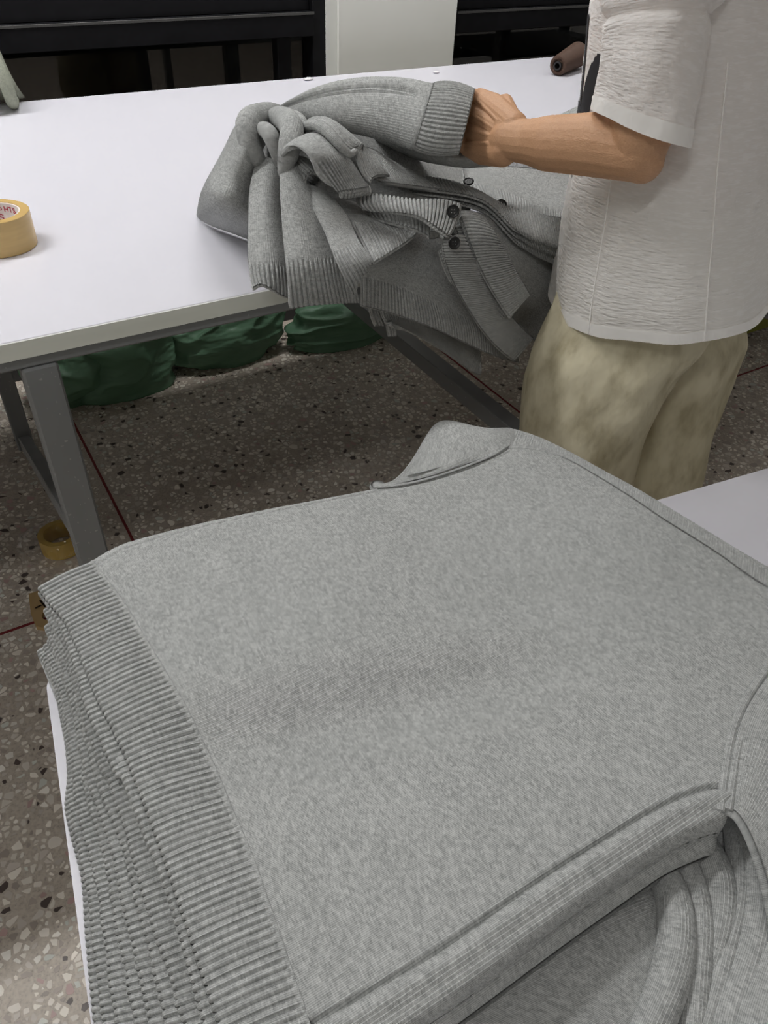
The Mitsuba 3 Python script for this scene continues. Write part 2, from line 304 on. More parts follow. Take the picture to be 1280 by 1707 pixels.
# ---------------------------------------------------------------- neat stack of sweaters on the near table
def coons(b, f, l, r, nu, nv, vv=None):
    """b(u) at v=0, f(u) at v=1, l(v) at u=0, r(v) at u=1: arrays of nu or nv points"""
    u = np.linspace(0, 1, nu)[:, None, None]; v = (np.linspace(0, 1, nv) if vv is None else vv)[None, :, None]
    return ((1 - v) * b[:, None] + v * f[:, None] + (1 - u) * l[None] + u * r[None]
            - ((1 - u) * (1 - v) * b[0] + u * (1 - v) * b[-1] + (1 - u) * v * f[0] + u * v * f[-1]))
def pillow(xy, z, drop, skirts=('u0', 'u1', 'v0', 'v1'), r=0.006, disp=None, uv=None, m=4, rs={}, drops={}, sag=0.0):
    """a cloth body lying flat: top grid xy (nu, nv, 2) at heights z, rounded down at its sides by drop; closed below. disp is added along the normal."""
    g = np.concatenate([xy, z[..., None]], -1)
    uv = arc_uv(g) if uv is None else uv
    d = np.zeros(g.shape[:2]) if disp is None else disp
    def pad(g, uv, d, axis, end, r, drop):
        g = np.swapaxes(g, 0, axis); uv = np.swapaxes(uv, 0, axis); d = np.swapaxes(d, 0, axis)
        if end: g, uv, d = g[::-1], uv[::-1], d[::-1]
        o = g[0] - g[1]; o[..., 2] = 0; L = np.linalg.norm(o, axis=-1, keepdims=True); o = o / np.maximum(L, 1e-9)
        rows, urs = [], []
        duv = uv[0] - uv[1]; duv = duv / np.maximum(np.linalg.norm(duv, axis=-1, keepdims=True), 1e-9)
        steps = [(r * math.sin(t), r * (1 - math.cos(t)), r * t) for t in np.linspace(0, math.pi / 2, m + 1)[1:]]
        if drop > r: steps.append((r, drop, r * 1.57 + drop - r))
        for sx, sz, s in steps:
            q = g[0] + o * sx; q[..., 2] -= sz; rows.append(q); urs.append(uv[0] + duv * s)
        g = np.concatenate([np.array(rows[::-1]), g]); uv = np.concatenate([np.array(urs[::-1]), uv]); d = np.concatenate([np.repeat(d[:1], len(rows), 0), d])
        if end: g, uv, d = g[::-1], uv[::-1], d[::-1]
        return np.swapaxes(g, 0, axis), np.swapaxes(uv, 0, axis), np.swapaxes(d, 0, axis)
    for s in skirts: g, uv, d = pad(g, uv, d, 'uv'.index(s[0]), s[1] == '1', rs.get(s, r), drops.get(s, drop))
    n = grid_normals(g)
    if n[g.shape[0] // 2, g.shape[1] // 2, 2] < 0: n = -n; fl = True
    else: fl = False
    g = g + n * d[..., None]
    nu, nv = g.shape[:2]
    f = grid_faces(nu, nv, 0, fl)
    loop = np.r_[np.arange(nv), np.arange(1, nu) * nv + nv - 1, (nu - 1) * nv + np.arange(nv - 2, -1, -1), np.arange(nu - 2, 0, -1) * nv]
    V = g.reshape(-1, 3)
    if sag:      # closed below by a sheet that follows the top
        V2 = V - [0, 0, sag]; n0 = len(V); L2 = np.roll(loop, -1); sd = np.vstack([np.stack([loop, L2, L2 + n0], -1), np.stack([loop, L2 + n0, loop + n0], -1)])
        bot = f[:, ::-1] + n0
        u2 = uv.reshape(-1, 2)
        return trimesh.Trimesh(np.vstack([V, V2]), np.vstack([f, bot, sd if fl else sd[:, ::-1]]), process=False), np.vstack([u2, u2])
    c = V[loop].mean(0)
    a, b = loop, np.roll(loop, -1); cap = np.stack([a, b, np.full(len(a), len(V))], -1)
    if fl: cap = cap[:, ::-1]
    return trimesh.Trimesh(np.vstack([V, c]), np.vstack([f, cap]), process=False), np.vstack([uv.reshape(-1, 2), uv.reshape(-1, 2).mean(0)])
RIB = 0.0056
SZ = 0.742                                            # top of the stack
def XY(pts, z): return np.array([P(x, y, z)[:2] for x, y in pts])
E_PX = [(66, 974), (88, 1003), (114, 1036), (140, 1095), (164, 1156), (194, 1215), (223, 1280), (250, 1350), (278, 1428), (317, 1545), (362, 1680), (408, 1810)]
S_PX = [(152, 938), (178, 972), (206, 1010), (244, 1074), (280, 1135), (316, 1195), (347, 1256), (378, 1332), (410, 1408), (446, 1512), (484, 1625), (528, 1760)]
HEM, SEAM = XY(E_PX, SZ - 0.006), XY(S_PX, SZ)
BACK_PX = [(152, 938), (220, 902), (330, 872), (440, 848), (540, 829), (625, 812), (660, 806), (740, 786), (810, 762), (846, 744)]
FRONT_PX = [(528, 1760), (610, 1715), (690, 1668), (760, 1625), (830, 1575), (900, 1524), (960, 1482), (1030, 1436), (1100, 1392), (1160, 1362), (1205, 1346)]
RIGHT_PX = [(846, 744), (870, 742), (930, 756), (1000, 792), (1090, 850), (1180, 905), (1260, 950), (1330, 1000), (1345, 1050), (1310, 1100), (1262, 1150), (1232, 1215), (1216, 1290), (1205, 1346)]
def rc(a, n): return lerp_curve(np.asarray(a, float), n)
def valley(xy):
    """soft undulation of the topmost sweater"""
    A, B = P(345, 1205, SZ)[:2], P(900, 1085, SZ)[:2]; d = (B - A) / np.linalg.norm(B - A); nn = np.array([-d[1], d[0]])
    s, q = (xy - A) @ d, (xy - A) @ nn
    L = np.linalg.norm(B - A)
    w = 1 / (1 + np.exp(-(s + 0.02) / 0.02)) * (1 / (1 + np.exp((s - L * 1.0) / 0.04)))
    v = -0.006 * np.exp(-(q / 0.035) ** 2) * w + 0.021 * (1 / (1 + np.exp(-q / 0.014)) - 1) * np.where(q < 0, np.exp(-(np.minimum(q, 0) / 0.13) ** 2), 1) * w
    v = v + 0.010 * np.exp(-((xy - P(560, 960, SZ)[:2]) ** 2).sum(-1) / 0.10 ** 2)
    v = v + 0.004 * np.exp(-((xy - P(800, 1330, SZ)[:2]) ** 2).sum(-1) / 0.09 ** 2)
    A2, B2 = P(700, 1010, SZ)[:2], P(1240, 960, SZ)[:2]; d2 = (B2 - A2) / np.linalg.norm(B2 - A2); q2 = (xy - A2) @ np.array([-d2[1], d2[0]]); s2 = (xy - A2) @ d2
    v = v - 0.005 * np.exp(-(q2 / 0.035) ** 2) / (1 + np.exp(-(s2 - .08) / .03))
    f = meshkit.fbm(np.concatenate([xy * 7.0, np.zeros(xy.shape[:-1] + (1,))], -1), 2, 5) - 0.5
    return v + 0.004 * f
def top_body():
    vv = np.r_[np.linspace(0, .03, 14)[:-1], np.linspace(.03, .90, 120), np.linspace(.90, 1, 64)[1:]]
    nu, nv = 170, len(vv)
    at = lambda c: np.stack([np.interp(vv, np.linspace(0, 1, 2000), q) for q in rc(c, 2000).T], 1)
    b, f, l, r = rc(XY(BACK_PX, SZ), nu), rc(XY(FRONT_PX, SZ)[:], nu), at(SEAM), at(XY(RIGHT_PX, SZ))
    g = coons(b, f, l, r, nu, nv, vv)
    # denser rows toward the front edge are given by the roll profile below
    z = SZ + valley(g)
    # distance to the front edge and to the back edge, in metres
    fe, be = rc(XY(FRONT_PX, SZ), 400), rc(XY(BACK_PX, SZ), 400)
    from scipy.spatial import cKDTree
    df = cKDTree(fe).query(g.reshape(-1, 2))[0].reshape(nu, nv); db = cKDTree(be).query(g.reshape(-1, 2))[0].reshape(nu, nv)
    # the side seam: a groove, then a raised roll along the front edge
    z += -0.0055 * np.exp(-((df - 0.0195) / 0.0022) ** 2) + 0.0035 * np.exp(-((df - 0.010) / 0.0065) ** 2) - 0.002 * np.exp(-df / 0.003)
    z += -0.0018 * np.exp(-((db - 0.008) / 0.0016) ** 2) - 0.004 * np.exp(-db / 0.003)
    return g, z
g, z = top_body()
def plan_uv(g):            # knitting runs from hem to shoulder: wales along x, courses along y
    ca, sa = math.cos(NA), math.sin(NA)
    x, y = g[..., 0], g[..., 1]; return np.stack([-x * sa * 0 + y, x], -1)
m, uv = pillow(g, z, 0.024, r=0.010, uv=plan_uv(g), m=6, skirts=('u1', 'v0', 'v1'), rs={'v1': 0.012}, sag=0.006)
k = 'folded_sweater'
STACK = 'sweaters of the neat stack'
tag(k, 'heather grey knitted sweater spread flat, topmost of the neat stack in the foreground', 'sweater')
scene[k + '__body'] = mikit.ply(m, 'knit', True, uv=uv)

def rib_band(hem, seam, zh, zs, nrib, th=0.012, drop=0.012, nu=14, sub=9, amp=0.0031, mid=None, rows=None, groove=True):
    nv = nrib * sub + 1
    h, s = rc(hem, nv), rc(seam, nv)
    t = np.linspace(0, 1, nu)[:, None, None]
    xy = h[None] * (1 - t) + s[None] * t
    tt = t[..., 0]
    zz = zh[None] * (1 - tt) + zs[None] * tt if np.ndim(zh) else np.repeat(zh * (1 - tt) + zs * tt, nv, 1)
    zz = zz + 0.002 * np.sin(np.pi * tt)
    x = np.linspace(0, nrib, nv)
    d = amp * (rib_height(x) - 0.72)[None] * np.ones((nu, 1))
    d = d * np.clip((0.985 - tt) / 0.06, 0, 1)
    return xy, zz, d
NR = 84
n_ = NR * 9 + 1
he, se = rc(HEM, n_), rc(SEAM, n_)
xy, zz, d = rib_band(HEM, SEAM + (SEAM - HEM) * 0.03, SZ - 0.008, SZ + 0.0010, NR, nu=34)
zz = zz + valley(xy) * np.clip(np.linspace(0.7, 1.3, xy.shape[0]), 0, 1)[:, None]
uvb = arc_uv(np.concatenate([xy, zz[..., None]], -1))[..., ::-1]
m, uv = pillow(xy, zz, 0.006, r=0.003, disp=d, uv=uvb, m=3, rs={'u1': 0.0012}, drops={'u1': 0.004}, sag=0.004)
scene[k + '__hem_band'] = mikit.ply(m, 'knit', True, uv=uv); labels[k + '__hem_band'] = {'label': 'ribbed hem band'}
# the under layer of the hem (the front half of the cardigan), shifted outward, with the placket end that stops half way
def shifted(hem, seam, px):    # move outward along the ribs
    o = hem - seam; o /= np.linalg.norm(o, axis=1, keepdims=True); return hem + o * px
for i, (a, b, out, dz) in enumerate(((0.0, 0.50, 0.012, -0.0135), (0.46, 1.0, 0.0075, -0.0135))):
    hh, ss = rc(HEM, 200), rc(SEAM, 200); s0, s1 = int(a * 199), int(b * 199)
    hh, ss = hh[s0:s1 + 1], ss[s0:s1 + 1]
    o = shifted(hh, ss, (out + 0.0015 * np.sin(np.linspace(0, 9, len(hh)))[:, None]) * np.clip(np.linspace(a, b, len(hh))[:, None] / .3, .12, 1))
    xy, zz, d = rib_band(o, ss, SZ + dz - 0.002, SZ + dz, int(NR * (b - a)), nu=10)
    zz = np.minimum(zz, SZ - 0.0135) + valley(xy)
    m, uv = pillow(xy, zz, 0.0055, r=0.003, disp=d, uv=arc_uv(np.concatenate([xy, zz[..., None]], -1))[..., ::-1], skirts=('u0', 'v0', 'v1'), m=3)
    scene[k + f'__hem_band_{i + 1:03d}'] = mikit.ply(m, 'knit', True, uv=uv); labels[k + f'__hem_band_{i + 1:03d}'] = {'label': 'under layer of the ribbed hem'}

# back sleeve of the topmost sweater, hanging over the rear edge of the table
def sheet(key, ctrl, nu, nv, th=0.006, disp=None, bs='knit', label=None, ku=None, kv=None, swap=False, flip=False):
    g = surf(ctrl, nu, nv, ku, kv)
    if towards_camera(g) == False: g = g[::-1]
    uv = arc_uv(g)
    dd = disp(uv, np.linspace(0, 1, nu)[:, None] * np.ones((1, nv)), np.ones((nu, 1)) * np.linspace(0, 1, nv)[None]) if disp else None
    m, UV = shell(g, th, dd, uv)
    if swap: UV = UV[:, ::-1]
    scene[key] = mikit.ply(m, bs, True, uv=UV)
    if label: labels[key] = {'label': label}
    return g
Zs = SZ
SLV = [  # rows from armhole seam outward
    [P(622, 813, Zs - .004), P(655, 808, Zs), P(696, 799, Zs), P(740, 787, Zs + .001), P(810, 762, Zs + .001), P(846, 745, Zs + .001), P(866, 728, Zs - .004)],
    [P(620, 806, Zs - .004), P(655, 801, Zs + .001), P(692, 780, Zs + .004), P(745, 752, Zs + .008), P(800, 733, Zs + .007), P(838, 727, Zs + .005), P(860, 718, Zs - .006)],
    [P(628, 801, Zs - .012), P(662, 798, Zs - .008), P(698, 748, Zs - .006), P(735, 708, Zs - .004), P(785, 710, Zs - .002), P(820, 714, Zs - .002), P(850, 713, Zs - .012)],
    [P(640, 804, Zs - .05), P(674, 804, Zs - .05), P(704, 756, Zs - .05), P(738, 716, Zs - .045), P(785, 716, Zs - .045), P(820, 719, Zs - .045), P(850, 716, Zs - .05)],
]
sheet(k + '__sleeve', SLV, 40, 60, 0.008, label='sleeve end hanging over the back edge')
# small folded bump at the underarm
BMP = [[P(606, 816, Zs - .008), P(618, 803, Zs - .001), P(640, 799, Zs + .0), P(668, 800, Zs - .002)],
       [P(612, 817, Zs + .000), P(622, 808, Zs + .007), P(642, 804, Zs + .006), P(668, 803, Zs + .003)],
       [P(620, 818, Zs + .0), P(628, 814, Zs + .004), P(646, 810, Zs + .003), P(668, 807, Zs + .001)]]
# neck band along the shoulder edge
NB_OUT = [(857, 714), (900, 728), (950, 752), (1010, 785), (1060, 812), (1100, 836), (1160, 872), (1225, 912), (1300, 955)]
NB_IN = [(846, 742), (890, 746), (940, 762), (1000, 796), (1055, 832), (1098, 862), (1160, 900), (1225, 938), (1300, 985)]
o, i_ = rc(XY(NB_OUT, Zs - .006), 500), rc(XY(NB_IN, Zs + .001), 500)
t = np.linspace(0, 1, 12)[:, None, None]
xy = o[None] * (1 - t) + i_[None] * t; tt = t[..., 0]
zz = (Zs - 0.008) + 0.0095 * np.sqrt(np.clip(tt, 0, 1)) * np.ones((1, 500)); zz = zz + valley(xy) * tt
d = 0.0006 * (rib_height(np.linspace(0, 110, 500)) - 0.7)[None] * np.ones((12, 1))
m, uv = pillow(xy, zz, 0.05, r=0.006, disp=d, uv=arc_uv(np.concatenate([xy, zz[..., None]], -1)), skirts=('u0', 'v0', 'v1'), m=4)
scene[k + '__neck_band'] = mikit.ply(m, 'knit', True, uv=uv); labels[k + '__neck_band'] = {'label': 'ribbed neck band along the shoulder'}
# front sleeve, right of the armhole seam
FS = [(1205, 1348), (1216, 1290), (1230, 1218), (1258, 1158), (1300, 1105), (1350, 1060)]
FS2 = [P(x, y, Zs + .0012) for x, y in FS]
ctrl = [FS2,
        [P(1219, 1350, Zs + .000), P(1236, 1292, Zs + .002), P(1250, 1225, Zs + .003), P(1276, 1168, Zs + .003), P(1318, 1118, Zs + .002), P(1370, 1075, Zs)],
        [P(1236, 1366, Zs - .001), P(1262, 1310, Zs + .003), P(1290, 1250, Zs + .004), P(1320, 1195, Zs + .003), P(1360, 1140, Zs + .002), P(1420, 1090, Zs)],
        [P(1262, 1420, Zs - .010), P(1310, 1370, Zs - .004), P(1350, 1310, Zs - .002), P(1385, 1250, Zs - .002), P(1420, 1200, Zs - .004), P(1470, 1150, Zs - .006)],
        [P(1290, 1520, Zs - .035), P(1350, 1470, Zs - .03), P(1400, 1400, Zs - .025), P(1440, 1340, Zs - .022), P(1480, 1290, Zs - .02), P(1520, 1250, Zs - .02)],
        [P(1298, 1640, Zs - .08), P(1370, 1600, Zs - .075), P(1440, 1540, Zs - .07), P(1500, 1480, Zs - .065), P(1540, 1430, Zs - .06), P(1580, 1390, Zs - .06)]]
sheet(k + '__sleeve_001', ctrl, 90, 60, 0.009, label='front sleeve right of the armhole seam')
def tube(key, pts, rad, bs='knit', n=14, sub=8, label=None, flat=1.0, ripple=0):
    c = lerp_curve(np.array(pts), len(pts) * sub, 'cubic'); r = np.interp(np.linspace(0, 1, len(c)), np.linspace(0, 1, len(rad)), rad)
    tn = np.gradient(c, axis=0); tn /= np.linalg.norm(tn, axis=1, keepdims=True)
    a = np.cross(tn, np.array([0.05, 0.1, 1.0])); a /= np.linalg.norm(a, axis=1, keepdims=True); b = np.cross(tn, a)
    th = np.linspace(0, 2 * np.pi, n, endpoint=False)
    g = c[:, None] + r[:, None, None] * (np.cos(th)[None, :, None] * a[:, None] + flat * np.sin(th)[None, :, None] * b[:, None])
    L = len(c); V = g.reshape(-1, 3)
    i, j = np.meshgrid(np.arange(L - 1), np.arange(n), indexing='ij'); A = i * n + j; B = i * n + (j + 1) % n
    f = np.stack([A, B, B + n, A + n], -1).reshape(-1, 4); f = np.vstack([f[:, [0, 1, 2]], f[:, [0, 2, 3]]])
    e0 = [[len(V), (q + 1) % n, q] for q in range(n)]; e1 = [[len(V) + 1, (L - 1) * n + q, (L - 1) * n + (q + 1) % n] for q in range(n)]
    V = np.vstack([V, c[0], c[-1]])
    s = np.r_[0, np.cumsum(np.linalg.norm(np.diff(c, axis=0), axis=1))]
    uv = np.stack(np.broadcast_arrays(th[None, :] * r.mean(), s[:, None]), -1).reshape(-1, 2); uv = np.vstack([uv, uv[0], uv[-1]])
    m = trimesh.Trimesh(V, np.vstack([f, e0, e1]), process=False); m.fix_normals() if False else None
    if m.volume < 0: m.invert()
    scene[key] = mikit.ply(m, bs, True, uv=uv)
    if label: labels[key] = {'label': label}
# linked seam ridges at the armhole
def seam_line(key, px, z, r, lab):
    tube(key, [P(x, y, z) for x, y in px], [r, r], n=8, label=lab, flat=0.6)
seam_line(k + '__armhole_seam', [(1200, 1352), (1208, 1290), (1222, 1216), (1250, 1155), (1292, 1098)], Zs - 0.0005, 0.0042, 'linked armhole seam')
seam_line(k + '__armhole_seam_001', [(1213, 1350), (1222, 1292), (1236, 1222), (1263, 1164), (1304, 1110)], Zs + 0.0000, 0.0042, 'linked armhole seam')
seam_line(k + '__armhole_seam_002', [(628, 812), (680, 806), (740, 790), (800, 768), (838, 748), (850, 728)], Zs + 0.0006, 0.0022, 'linked armhole seam')

# lower sweaters: their ribbed hems stick out one below the other
BOT_PX = [(52, 1078), (66, 1108), (80, 1140), (90, 1188), (99, 1240), (101, 1290), (98, 1345), (108, 1390), (119, 1432), (130, 1550), (144, 1703), (156, 1840)]
ZB = NZ + 0.016
BOT = rc(XY(BOT_PX, ZB), 300); TOP = rc(shifted(rc(HEM, 300), rc(SEAM, 300), 0.010 * np.clip(np.linspace(0, 1, 300)[:, None] / .3, -.1, 1)), 300)
NLOW = 7
SMAP = rc(SEAM, 300)
fl = rc(XY(FRONT_PX, SZ), 200)
for q in range(NLOW):
    w = (q + 0.0) / NLOW                      # 0 bottom .. 1 top
    zt = ZB + (SZ - 0.021 - ZB) * w
    key = f'folded_sweater_{NLOW - q:03d}'
    r_ = np.random.default_rng(40 + q)
    wob = np.convolve(r_.normal(0, 1, 340), np.ones(41) / 41, 'valid')[:300] * 0.008
    ss_ = np.linspace(0, 1, 300)[:, None]; we = w ** (1 - 0.55 * np.exp(-ss_ / 0.10))
    hem = BOT * (1 - we) + TOP * we
    out = hem - SMAP; out /= np.linalg.norm(out, axis=1, keepdims=True)
    if not q: hem = hem - out * 0.007
    if q: hem = hem + out * (wob * np.clip(ss_[:, 0] / .2, .15, 1) + r_.uniform(-0.004, 0.003) * np.clip(ss_[:, 0] / .2, .1, 1))[:, None]
    # a different length at the back corner
    sh = r_.integers(0, 14) if q else 0
    hem = rc(hem[sh:], 300)
    seam = hem - out * 0.058
    xy, zz, d = rib_band(hem, seam, zt - 0.0085, zt, NR + int(r_.integers(-7, 8)), nu=10, sub=9, amp=0.0032)
    zz = zz + 0.0022 * np.interp(np.linspace(0, 1, zz.shape[1]), np.linspace(0, 1, 12), r_.uniform(-1, 1, 12))[None]
    vf = 0.45 + 0.55 * w
    zz = zz + vf * valley(xy) * np.clip(np.linspace(0.7, 1.3, xy.shape[0]), 0, 1)[:, None]
    m, uv = pillow(xy, zz, 0.0055, r=0.0032, disp=d, uv=arc_uv(np.concatenate([xy, zz[..., None]], -1))[..., ::-1], skirts=('u0', 'v0', 'v1'), m=3)
    scene[key + '__hem_band'] = mikit.ply(m, 'knit', True, uv=uv); labels[key + '__hem_band'] = {'label': 'ribbed hem band'}
    # body slab from its seam to the shoulder
    nu, nv = 40, 50
    l = rc(seam, nv); off = -0.013 if q == NLOW - 1 else (1 - w) * 0.012 + r_.uniform(0, 0.006)
    bk = rc(np.vstack([l[0], XY([(330, 880), (540, 838), (690, 812), (850, 760)], SZ) + [0, -0.01 - 0.02 * (1 - w)]]), nu)
    fr_ = np.vstack([l[-1], XY([(690, 1668), (900, 1524), (1100, 1392), (1190, 1352)], SZ) + [0, 0.004 + off]])
    fr_[-1, 0] -= 0.0
    fr = rc(fr_, nu); ri = rc(np.vstack([bk[-1], XY([(1000, 830), (1200, 950), (1260, 1060), (1225, 1220)], SZ) + [-.012, 0], fr[-1]]), nv)
    gg = coons(bk, fr, l, ri, nu, nv)
    sl = (SZ - 0.021 - ZB) / NLOW
    m, uv = pillow(gg, zt + vf * valley(gg), sl - 0.0008 if q < NLOW - 1 else 0.03, r=0.010 if q == NLOW - 1 else 0.006, uv=plan_uv(gg), skirts=('u1', 'v0', 'v1'), m=4)
    scene[key + '__body'] = mikit.ply(m, 'knit', True, uv=uv)
    nth = ['second', 'third', 'fourth', 'fifth', 'sixth', 'seventh', 'eighth'][NLOW - q - 1] if q else 'bottom'
    tag(key, f'folded grey sweater with ribbed hem, {nth} ' + ('from the top of the neat stack' if q else 'of the neat stack, on the white table'), 'sweater', STACK)

# sleeves of the lower sweaters gathered on the table at the front right
def PZ(x, y, h): return P(x, y, NZ + 0.004 + h * 0.52)
panel = [[PZ(560, 1790, .035), PZ(700, 1700, .05), PZ(860, 1600, .062), PZ(1000, 1520, .07), PZ(1090, 1480, .066)],
         [PZ(600, 1800, .05), PZ(760, 1700, .062), PZ(900, 1620, .074), PZ(1030, 1550, .08), PZ(1125, 1510, .074)],
         [PZ(700, 1830, .045), PZ(850, 1740, .055), PZ(980, 1670, .064), PZ(1070, 1610, .07), PZ(1132, 1560, .066)],
         [PZ(850, 1850, .02), PZ(980, 1790, .03), PZ(1060, 1720, .04), PZ(1110, 1650, .046), PZ(1140, 1590, .046)],
         [PZ(960, 1880, .004), PZ(1060, 1830, .006), PZ(1110, 1760, .010), PZ(1140, 1690, .016), PZ(1150, 1630, .02)]]
sheet('folded_sweater_003__sleeve', panel, 60, 70, 0.008, bs='knit', label='sleeve folded back under the stack')
def fold(key, px, rad, lab='gathered sleeve fold'):
    tube(key, [PZ(x, y, h) for x, y, h in px], rad, n=18, sub=10, label=lab, flat=1.15)
fold('folded_sweater_003__sleeve_001', [(1072, 1440, .062), (1108, 1466, .080), (1126, 1530, .082), (1124, 1590, .070), (1112, 1640, .055), (1088, 1700, .035), (1060, 1770, .02)], [.012, .014, .016, .017, .017, .017, .016])
fold('folded_sweater_004__sleeve', [(1110, 1392, .060), (1140, 1440, .082), (1160, 1500, .08), (1164, 1560, .068), (1160, 1620, .054), (1156, 1680, .036), (1150, 1760, .02)], [.009, .011, .012, .013, .013, .013, .013])
fold('folded_sweater_005__sleeve', [(1130, 1380, .055), (1180, 1436, .076), (1196, 1490, .07), (1194, 1550, .06), (1182, 1610, .048), (1168, 1660, .034)], [.012, .016, .018, .017, .014, .010])
fold('folded_sweater_006__sleeve', [(1214, 1360, .075), (1230, 1440, .085), (1226, 1520, .072), (1208, 1590, .058), (1192, 1650, .044), (1170, 1720, .028), (1150, 1780, .02)], [.008, .010, .011, .012, .013, .013, .013])
fold('folded_sweater_002__sleeve', [(1216, 1348, .092), (1248, 1404, .098), (1262, 1460, .09), (1262, 1530, .076), (1248, 1600, .06), (1228, 1660, .046), (1206, 1740, .03)], [.008, .012, .0145, .016, .017, .018, .018])
fold('folded_sweater_001__sleeve', [(1300, 1560, .07), (1290, 1620, .058), (1272, 1680, .046), (1250, 1760, .03)], [.02, .024, .026, .028])
# dark inner side of the sleeves behind the folds
inner = [[PZ(1090, 1440, .06), PZ(1160, 1400, .07), PZ(1215, 1385, .07)], [PZ(1110, 1500, .035), PZ(1165, 1470, .045), PZ(1215, 1450, .045)], [PZ(1120, 1600, .01), PZ(1175, 1580, .02), PZ(1225, 1560, .02)]]
sheet('folded_sweater_007__sleeve', inner, 20, 20, 0.006, bs='knit', label='inner side of a sleeve')

# ---------------------------------------------------------------- the person
Man = manifold3d.Manifold
def ball(c, r, n=20): return Man.sphere(float(r), n).translate([float(q) for q in c])
def bone(a, b, ra, rb, n=20): return Man.batch_hull([ball(a, ra, n), ball(b, rb, n)])
def chain(pts, rads, n=20): return [bone(a, b, ra, rb, n) for a, b, ra, rb in zip(pts[:-1], pts[1:], rads[:-1], rads[1:])]
def to_tm(m):
    q = m.to_mesh(); return trimesh.Trimesh(np.array(q.vert_properties[:, :3]), np.array(q.tri_verts), process=True)
def to_man(t):
    return Man(manifold3d.Mesh(np.asarray(t.vertices, np.float32), np.asarray(t.faces, np.uint32)))
def smoothed(bones, step, it):
    m = Man.batch_boolean(bones, manifold3d.OpType.Add).refine_to_length(step)
    t = to_tm(m); trimesh.smoothing.filter_taubin(t, 0.5, 0.53, iterations=it); return t
FC = np.array([-0.5, 0.866, 0.0]); LF = np.array([-0.866, -0.5, 0.0]); ZV = np.array([0, 0, 1.0])
PC = D(1114, 450, 1.24) * [1, 1, 0]
def axis(z): return PC + FC * (0.0 + 0.16 * (z - 0.87)) + ZV * z
sk = 'skin'
def skin_fn(p, n, uv):
    a = FB(p.x * 40, p.y * 40, p.z * 40, 3); b = N(p.x * 700, p.y * 700, p.z * 700); c = N(p.x * 14, p.y * 14, p.z * 14)
    return MX(MX((0.47, 0.265, 0.145), (0.56, 0.335, 0.195), a), MX((0.43, 0.20, 0.115), (0.60, 0.36, 0.21), b), 0.25 + 0.2 * c)
mat('skin', pr(skin_fn), 0.48, pr(lambda p, n, uv: (N(p.x * 900, p.y * 900, p.z * 900) + FB(p.x * 220, p.y * 220, p.z * 220)) * 0.0006, eps=3e-4), specular=0.4)
mat('hair', (0.02, 0.015, 0.012), 0.5)
mat('eye_white', (0.7, 0.68, 0.64), 0.2); mat('eye_dark', (0.03, 0.02, 0.015), 0.2)
# left arm: shoulder, elbow, wrist, hand held in the cuff
SHL = D(1112, -130, 0.86); ELL = D(1062, 254, 0.955); WRL = D(846, 233, 1.055)
HK = D(783, 203, 1.10)                                    # middle knuckle
fa = (WRL - ELL) / np.linalg.norm(WRL - ELL)
toc = CAM - WRL; toc /= np.linalg.norm(toc)
hd = (HK - WRL) / np.linalg.norm(HK - WRL)
pn = toc - hd * (toc @ hd); pn /= np.linalg.norm(pn)       # the back of the hand looks at the camera
up_ = np.cross(hd, pn); up_ = up_ if up_[2] > 0 else -up_     # toward the thumb side
arm = chain([SHL, SHL + (ELL - SHL) * 0.5, ELL + [0, 0, 0.02], ELL], [0.050, 0.046, 0.038, 0.034])
el_tip = ELL - fa * 0.010 + np.array([0, 0, -0.010])
arm += [bone(ELL, el_tip, 0.034, 0.026)]
arm += chain([ELL, ELL + fa * 0.055 + up_ * 0.004, ELL + fa * 0.12, ELL + (WRL - ELL) * 0.8, WRL], [0.035, 0.0385, 0.0345, 0.0285, 0.0262])
arm += [bone(WRL + up_ * 0.013, WRL - up_ * 0.013, 0.0215, 0.0215)]
pw = [0.031, 0.011, -0.010, -0.029]                        # knuckle offsets, index to little finger
kn = [WRL + hd * l + up_ * o + pn * h for l, o, h in zip((0.083, 0.087, 0.082, 0.073), pw, (0.004, 0.008, 0.005, -0.001))]
for kx, o in zip(kn, pw):
    arm += [Man.batch_hull([ball(WRL + up_ * o * 0.55, 0.0205), ball(kx - pn * 0.007, 0.0140), ball(kx - hd * 0.03 - pn * 0.010, 0.016)])]
    arm += [bone(WRL + hd * 0.015 + up_ * o * 0.5 + pn * 0.0165, kx + pn * 0.003, 0.0035, 0.0048, 12), ball(kx + pn * 0.0025, 0.0105)]
arm += [Man.batch_hull([ball(WRL + up_ * 0.012 + hd * 0.006, 0.021), ball(WRL - up_ * 0.014 + hd * 0.006, 0.020), ball(kn[0] - hd * 0.02 - pn * 0.008, 0.014), ball(kn[3] - hd * 0.02 - pn * 0.008, 0.014)])]
arm += [ball(WRL - up_ * 0.017 + pn * 0.010 - fa * 0.004, 0.0125)]       # wrist bone
for i, (kx, L) in enumerate(zip(kn, (0.040, 0.044, 0.041, 0.032))):        # fingers bent round the cloth in the cuff
    a = kx - pn * 0.004; d1 = hd * 0.80 - pn * 0.60 + up_ * (0.06 - 0.04 * i); d1 /= np.linalg.norm(d1)
    b = a + d1 * L; d2 = hd * 0.15 - pn * 0.98; d2 /= np.linalg.norm(d2); c = b + d2 * L * 0.65
    d3 = -hd * 0.5 - pn * 0.85; d3 /= np.linalg.norm(d3); e = c + d3 * L * 0.5
    arm += chain([a, b, c, e], [0.0095, 0.0086, 0.0080, 0.0072], 14)
tb = WRL + hd * 0.022 + up_ * 0.026 - pn * 0.012; t1 = tb + hd * 0.036 + up_ * 0.016 - pn * 0.016; t2 = t1 + hd * 0.030 - up_ * 0.004 - pn * 0.016
